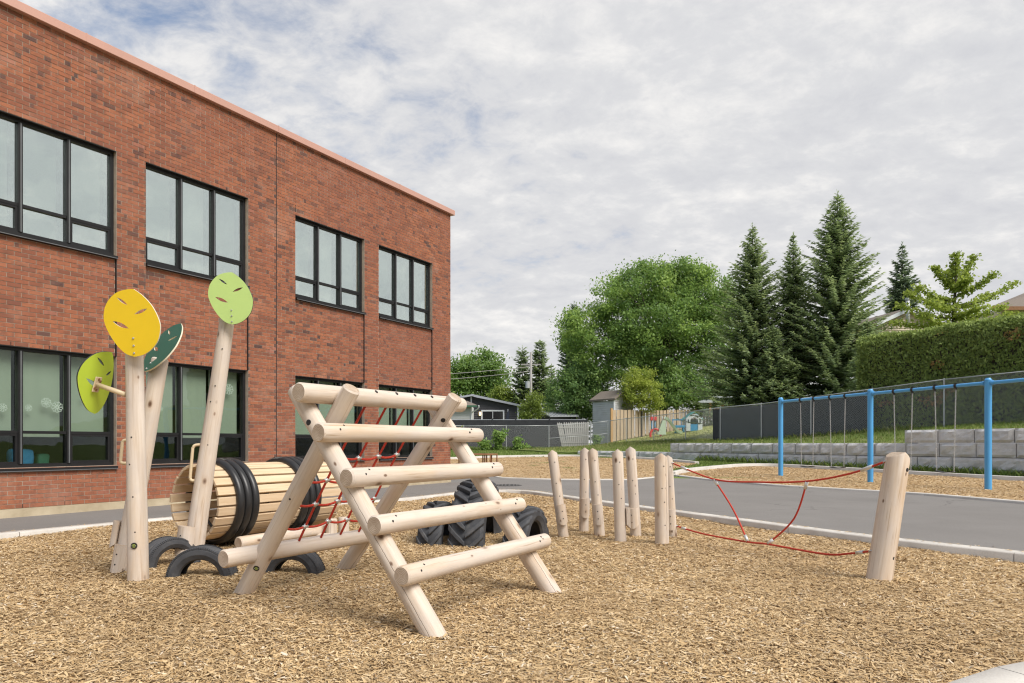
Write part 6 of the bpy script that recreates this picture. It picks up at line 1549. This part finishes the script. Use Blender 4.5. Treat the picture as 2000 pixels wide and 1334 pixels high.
def spruce(name, label, base, H_, R_, seed, mat='needle_spruce', lvl=0.22, z0=0.06, droop=0.25, dens=1.0, power=0.9, group=None, sizek=1.0, open_=0.0):
    r2 = np.random.default_rng(seed); base = Vector(base); e_ = empty(name, base, label, 'tree', group); V, T = [], []; mb = MB()
    mb.tube([base - UP * .3, base + UP * H_ * .5, base + UP * H_], 0.018 * H_, 10, r1=0.012); z = H_ * z0; b0 = np.array(tuple(base))
    while z < H_ * 0.985:
        k = z / H_; Rr = R_ * (1 - k) ** power * (0.55 + 0.45 * min(1, k / 0.12 + 0.4)); nb_ = int((5 + 6 * (1 - k)) * dens) + 2; ph0 = r2.uniform(0, 6.28)
        for i in range(nb_):
            if r2.random() < open_: continue
            ph = ph0 + 2 * np.pi * i / nb_ + r2.normal(0, .22); L = max(0.10, Rr * r2.uniform(0.62, 1.15)); bt_ = r2.normal(0, .14); dirv = np.array([np.cos(ph), np.sin(ph), 0]); side = np.array([-np.sin(ph), np.cos(ph), 0])
            rise = (0.75 * k ** 1.2 - droop * (1 - k)); n = max(3, int(L / 0.085)); s = (np.arange(n) + r2.uniform(0, 1, n)) / n
            c = b0 + np.array([0, 0, z + r2.normal(0, .05)]) + dirv * (s * L)[:, None] + np.array([0, 0, 1.0]) * ((rise * s + 0.30 * s ** 2 * (1 - k) * 0.9) * L)[:, None]
            if L > 0.7 and i % 2 == 0: mb.tube([Vector(c[0].tolist()), Vector(c[n // 2].tolist()), Vector(c[-1].tolist())], 0.016, 4, r1=0.005)
            for sg in (-1, 1, 0):
                ln = (0.13 + 0.24 * np.minimum(1, (1.15 - s) * 1.1) * min(1, L / 1.2) + r2.uniform(0, .08, n)) * sizek
                dd = dirv * (0.75 if sg else 1.0) + side * sg * 0.8 + r2.normal(0, .22, (n, 3)); dd[:, 2] += (-0.10 if sg else 0.08)
                dd /= np.linalg.norm(dd, axis=1)[:, None]; nn = r2.normal(0, .5, (n, 3)); nn[:, 2] += 1.6; wv = np.cross(dd, nn); wv /= np.linalg.norm(wv, axis=1)[:, None] + 1e-9
                wd = (ln * r2.uniform(.14, .24, n))[:, None]; e1 = c + dd * ln[:, None]; m_ = c + dd * (ln * .45)[:, None]
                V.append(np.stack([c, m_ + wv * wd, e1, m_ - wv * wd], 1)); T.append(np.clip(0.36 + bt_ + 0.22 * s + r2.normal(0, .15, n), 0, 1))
        z += lvl * (0.7 + 0.6 * r2.random()) * (0.75 + .5 * (1 - k))
    n = 14; c = b0 + np.array([0, 0, 1.0]) * (H_ * (0.955 + 0.05 * np.arange(n) / n))[:, None]; dd = r2.normal(0, .35, (n, 3)); dd[:, 2] += 1; dd /= np.linalg.norm(dd, axis=1)[:, None]; wv = np.cross(dd, r2.normal(0, 1, (n, 3))); wv /= np.linalg.norm(wv, axis=1)[:, None]
    V.append(np.stack([c, c + dd * .12 + wv * .025, c + dd * .24, c + dd * .12 - wv * .025], 1)); T.append(np.full(n, .7))
    quads_mesh('crown', np.concatenate(V), np.concatenate(T), mat, e_); mb.build('trunk', 'bark', e_, True); return e_
def spr(name, label, u, vtop, Z, rpx, seed, hillside=True, **k):
    b = gbase(u, Z, hillside); t = P(u, vtop, Z); return spruce(name, label, b, t.z - b.z, rpx * Z / FPX, seed, **k)
GS = 'spruces behind the privacy screen'
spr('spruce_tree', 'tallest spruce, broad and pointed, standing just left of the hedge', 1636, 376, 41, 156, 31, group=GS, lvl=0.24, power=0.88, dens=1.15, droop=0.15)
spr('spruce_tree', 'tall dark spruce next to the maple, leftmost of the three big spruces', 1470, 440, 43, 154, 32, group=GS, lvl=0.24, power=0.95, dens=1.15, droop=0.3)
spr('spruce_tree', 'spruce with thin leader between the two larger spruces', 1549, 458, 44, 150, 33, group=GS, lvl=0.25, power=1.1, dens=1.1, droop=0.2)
spr('spruce_tree', 'low young spruce filling the gap in front of the three big spruces', 1512, 640, 40.5, 62, 34, group=GS, lvl=0.17, power=0.7, dens=1.2)
spr('spruce_tree', 'low young spruce against the left end of the hedge', 1694, 628, 35.5, 62, 38, group=GS, lvl=0.19, power=0.75, dens=1.0)
spr('spruce_tree', 'dark blue spruce standing behind the beige house', 1762, 475, 58, 96, 35, mat='needle_blue', lvl=0.36, power=0.95, droop=0.30, dens=0.9, sizek=1.5, open_=0.1)
spr('spruce_tree', 'narrow open spruce left of the utility pole', 1020, 677, 86, 34, 36, False, group='two narrow spruces by the utility pole', lvl=0.45, power=0.5, dens=.75, droop=0.35, sizek=1.9, open_=0.2)
spr('spruce_tree', 'taller narrow spruce right of the utility pole', 1054, 666, 86, 38, 37, False, group='two narrow spruces by the utility pole', lvl=0.45, power=0.5, dens=.8, droop=0.3, sizek=1.9, open_=0.2)
spr('spruce_tree', 'short dark spruce right of the two narrow spruces', 1077, 712, 92, 22, 39, False, lvl=0.45, power=0.7, dens=.8, sizek=1.9)
spr('spruce_tree', 'dark spruce half hidden at the left edge of the big maple', 1121, 590, 72, 48, 40, False, mat='needle_blue', lvl=0.34, power=0.65, dens=.95, sizek=1.6)
# hedge
hg = empty('cedar_hedge', TQ(2, 5.6, 1.9), 'tall clipped cedar hedge along the top of the slope behind the fence', 'hedge')
r2 = np.random.default_rng(77); V, T = [], []
def hedge_q(t): return fq(t) + 0.55
HT0, HT1, HZT = 8.8, -9.0, 5.68
mb = MB(); n = 18; core = []
for i in range(n + 1):
    t = HT0 - .3 + (HT1 - HT0) * i / n; q0 = hedge_q(t) + .28; core += [TQ(t, q0, fz(t) - .1), TQ(t, q0, HZT - .25), TQ(t, q0 + 1.3, HZT - .25), TQ(t, q0 + 1.3, fz(t) - .1)]
fs = []
for i in range(n):
    for k in range(4): fs.append((4 * i + k, 4 * i + 4 + k, 4 * i + 4 + (k + 1) % 4, 4 * i + (k + 1) % 4))
fs += [(0, 1, 2, 3), (4 * n + 3, 4 * n + 2, 4 * n + 1, 4 * n)]; mb.add(core, fs); mb.build('inner_branches', 'bark', hg)
def hsurf(n, which):
    t = r2.uniform(HT1, HT0, n)
    if which == 'front': z = r2.uniform(0, 1, n); q = np.zeros(n)
    elif which == 'top': z = np.ones(n); q = r2.uniform(0, 1.8, n)
    else: t = np.full(n, HT0); z = r2.uniform(0, 1, n); q = r2.uniform(0, 1.8, n)
    out = []
    for a, b, c in zip(t, z, q):
        bz = fz(a) + 0.05; zz = bz + (HZT - bz) * b; bulge = 0.16 * mnoise.noise(Vector((a * 0.9, zz * 0.9, 0))) + 0.10 * mnoise.noise(Vector((a * 3.3, zz * 3.3, 4)))
        rnd_ = 0.25 * max(0, b - .93) / .07 if which == 'front' else 0
        p = TQ(a, hedge_q(a) + c + bulge + rnd_, zz + (bulge * 1.2 + (-0.06 if c < .15 else 0) if which == 'top' else 0)); out.append(tuple(p))
    return np.array(out)
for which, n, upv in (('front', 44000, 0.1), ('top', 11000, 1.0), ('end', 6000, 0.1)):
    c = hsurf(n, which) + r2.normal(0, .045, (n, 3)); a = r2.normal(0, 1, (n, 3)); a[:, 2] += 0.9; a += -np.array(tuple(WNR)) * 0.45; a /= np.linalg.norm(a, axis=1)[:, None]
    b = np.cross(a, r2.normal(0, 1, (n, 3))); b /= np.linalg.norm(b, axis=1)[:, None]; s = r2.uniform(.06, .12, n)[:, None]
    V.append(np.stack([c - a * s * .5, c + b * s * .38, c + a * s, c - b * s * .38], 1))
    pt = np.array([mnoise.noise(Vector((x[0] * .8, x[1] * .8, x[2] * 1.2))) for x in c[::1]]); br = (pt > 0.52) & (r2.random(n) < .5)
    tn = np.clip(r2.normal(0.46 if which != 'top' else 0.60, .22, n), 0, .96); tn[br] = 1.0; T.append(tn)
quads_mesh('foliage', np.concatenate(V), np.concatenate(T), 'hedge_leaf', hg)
# weeds and saplings at the far fence
def weed(u, v, Z, h, n, label, spread=0.35, mat='leaf_maple', leaf=0.10, seed=0):
    r3 = np.random.default_rng(seed); b = P(u, v, Z); e_ = empty('weed_plant', b, label, 'plant', 'leafy weeds along the far fence'); mb = MB(); pts = []
    for k in range(n):
        tp_ = b + Vector((r3.normal(0, spread), r3.normal(0, spread * .4), h * r3.uniform(.6, 1.0))); pth = smooth_path([b, b.lerp(tp_, .5) + Vector((0, 0, h * .12)), tp_], 6); mb.tube(pth, 0.012, 5, r1=0.004)
        for p in pth[2:]: pts.append(np.array(tuple(p)) + r3.normal(0, .11, (11, 3)))
    mb.build('stem', 'bark', e_, True); q = np.concatenate(pts); quads_mesh('leaves', leaf_quads(q, np.full(len(q), leaf), .5, .6), r3.normal(.62, .2, len(q)), mat, e_)
weed(972, 880, 52.3, 1.45, 9, 'tall leafy weed growing against the far fence', .42, seed=1); weed(948, 882, 51.8, .75, 6, 'low leafy weed left of the tall one at the far fence', .35, seed=2); weed(1007, 881, 52.4, .95, 4, 'narrow leafy weed right of the second fence post', .18, seed=3)
weed(901, 880, 52.0, 1.5, 5, 'thin sapling by the white house corner', .2, 'leaf_lime', seed=4); weed(1016, 883, 52.0, .5, 5, 'small leafy weed at the foot of the far fence', .3, seed=5); weed(1163, 872, 55.5, .8, 5, 'leafy weed at the fence corner below the grey shed', .3, 'leaf_dark', seed=6)
# grass
GV, GT = [], []
def grass(pts, hmin, hmax, tmean, wdt=0.006):
    n = len(pts); a = rng.uniform(0, 6.28, n); h = rng.uniform(hmin, hmax, n); w_ = np.stack([np.cos(a), np.sin(a), np.zeros(n)], 1) * (wdt * rng.uniform(.7, 1.4, n))[:, None]
    tipv = rng.normal(0, .38, (n, 3)); tipv[:, 2] = 1; tip = pts + tipv * h[:, None]; mid_ = pts + tipv * (h * .55)[:, None] * np.array([.6, .6, 1])
    GV.append(np.stack([pts - w_, pts + w_, mid_ + w_ * .7, tip], 1)); GT.append(np.clip(rng.normal(tmean, .2, n), 0, 1))
def area(n, t0, t1, q0, q1): return rng.uniform(t0, t1, n), rng.uniform(q0, q1, n)
def tq_pts(t, q, zf_): 
    p = np.array([tuple(TQ(a, b, zf_(a, b))) for a, b in zip(t, q)]); return p
t, q = area(11000, -1, 24, -1.9, 0.0); pts = tq_pts(t, q, lambda a, b: Hg(*TQ(a, b).xy)); pk_ = ~inpoly(pts[:, 0], pts[:, 1], swpoly) & ~inpoly(pts[:, 0], pts[:, 1], farpoly) & ~((t > 13) & (q > -0.9)); grass(pts[pk_], .05, .13, .42, .010)
t, q = area(2200, -1, 14, -0.25, 0.0); grass(tq_pts(t, q, lambda a, b: Hg(*TQ(a, b).xy)), .14, .36, .5, .010)
t, q = area(9000, 0, 24, .55, 4.2); grass(tq_pts(t, q, hill), .05, .15, .6, .011)
t, q = area(9000, 16, 33, .8, 8.4); grass(tq_pts(t, q, hill), .05, .16, .80, .014)
t, q = area(9000, 19, 34, 6.5, 19); grass(tq_pts(t, q, hill), .03, .08, .84, .02)
tt = rng.uniform(6, 33, 3500); qq = np.array([fq(a) for a in tt]) + rng.normal(0, .15, 3500); grass(tq_pts(tt, qq, hill), .08, .24, .72, .012)
n = 14000; x = rng.uniform(-6, 7, n); y = rng.uniform(36, 53.4, n); k_ = ~inpoly(x, y, farpoly); x, y = x[k_], y[k_]; grass(np.stack([x, y, np.array([Hg(a, b) for a, b in zip(x, y)])], 1), .03, .10, .42, .018)
n = 3000; x = rng.uniform(-6, 6, n); y = rng.normal(53.0, .25, n); grass(np.stack([x, y, np.array([Hg(a, b) for a, b in zip(x, y)])], 1), .08, .32, .45, .014)
wedge = [G(1316, 929), G(1345, 922), Vector((6.5, 26.6, 0)), Vector((8.4, 31, 0)), Vector((10.0, 30.0, 0)), Vector((9.0, 28.7, 0)), Vector((6.4, 25.8, 0))]
n = 16000; x = rng.uniform(4, 13, n); y = rng.uniform(22.5, 40, n); d_ = np.stack([x - W0.x, y - W0.y], 1); qv = d_ @ np.array([WNR.x, WNR.y]); k_ = ~inpoly(x, y, farpoly) & ~inpoly(x, y, swpoly) & (qv < 0) & (qv > -9); x, y = x[k_], y[k_]; grass(np.stack([x, y, np.array([Hg(a, b) for a, b in zip(x, y)])], 1), .04, .12, .40, .011)
n = 500; x = rng.uniform(2.3, 3.6, n); y = rng.uniform(2.7, 3.5, n); k_ = (y < 3.17 + (x - 2.3) * .40) & (y > 2.9 + (x - 2.3) * .2); x, y = x[k_], y[k_]; grass(np.stack([x, y, np.full(len(x), -.10)], 1), .06, .17, .5, .004)
tag(quads_mesh('grass', np.concatenate(GV), np.concatenate(GT), 'grass_blade'), 'rough green grass at the fences, kerbs and foot of the retaining wall', 'grass', None, 'stuff')
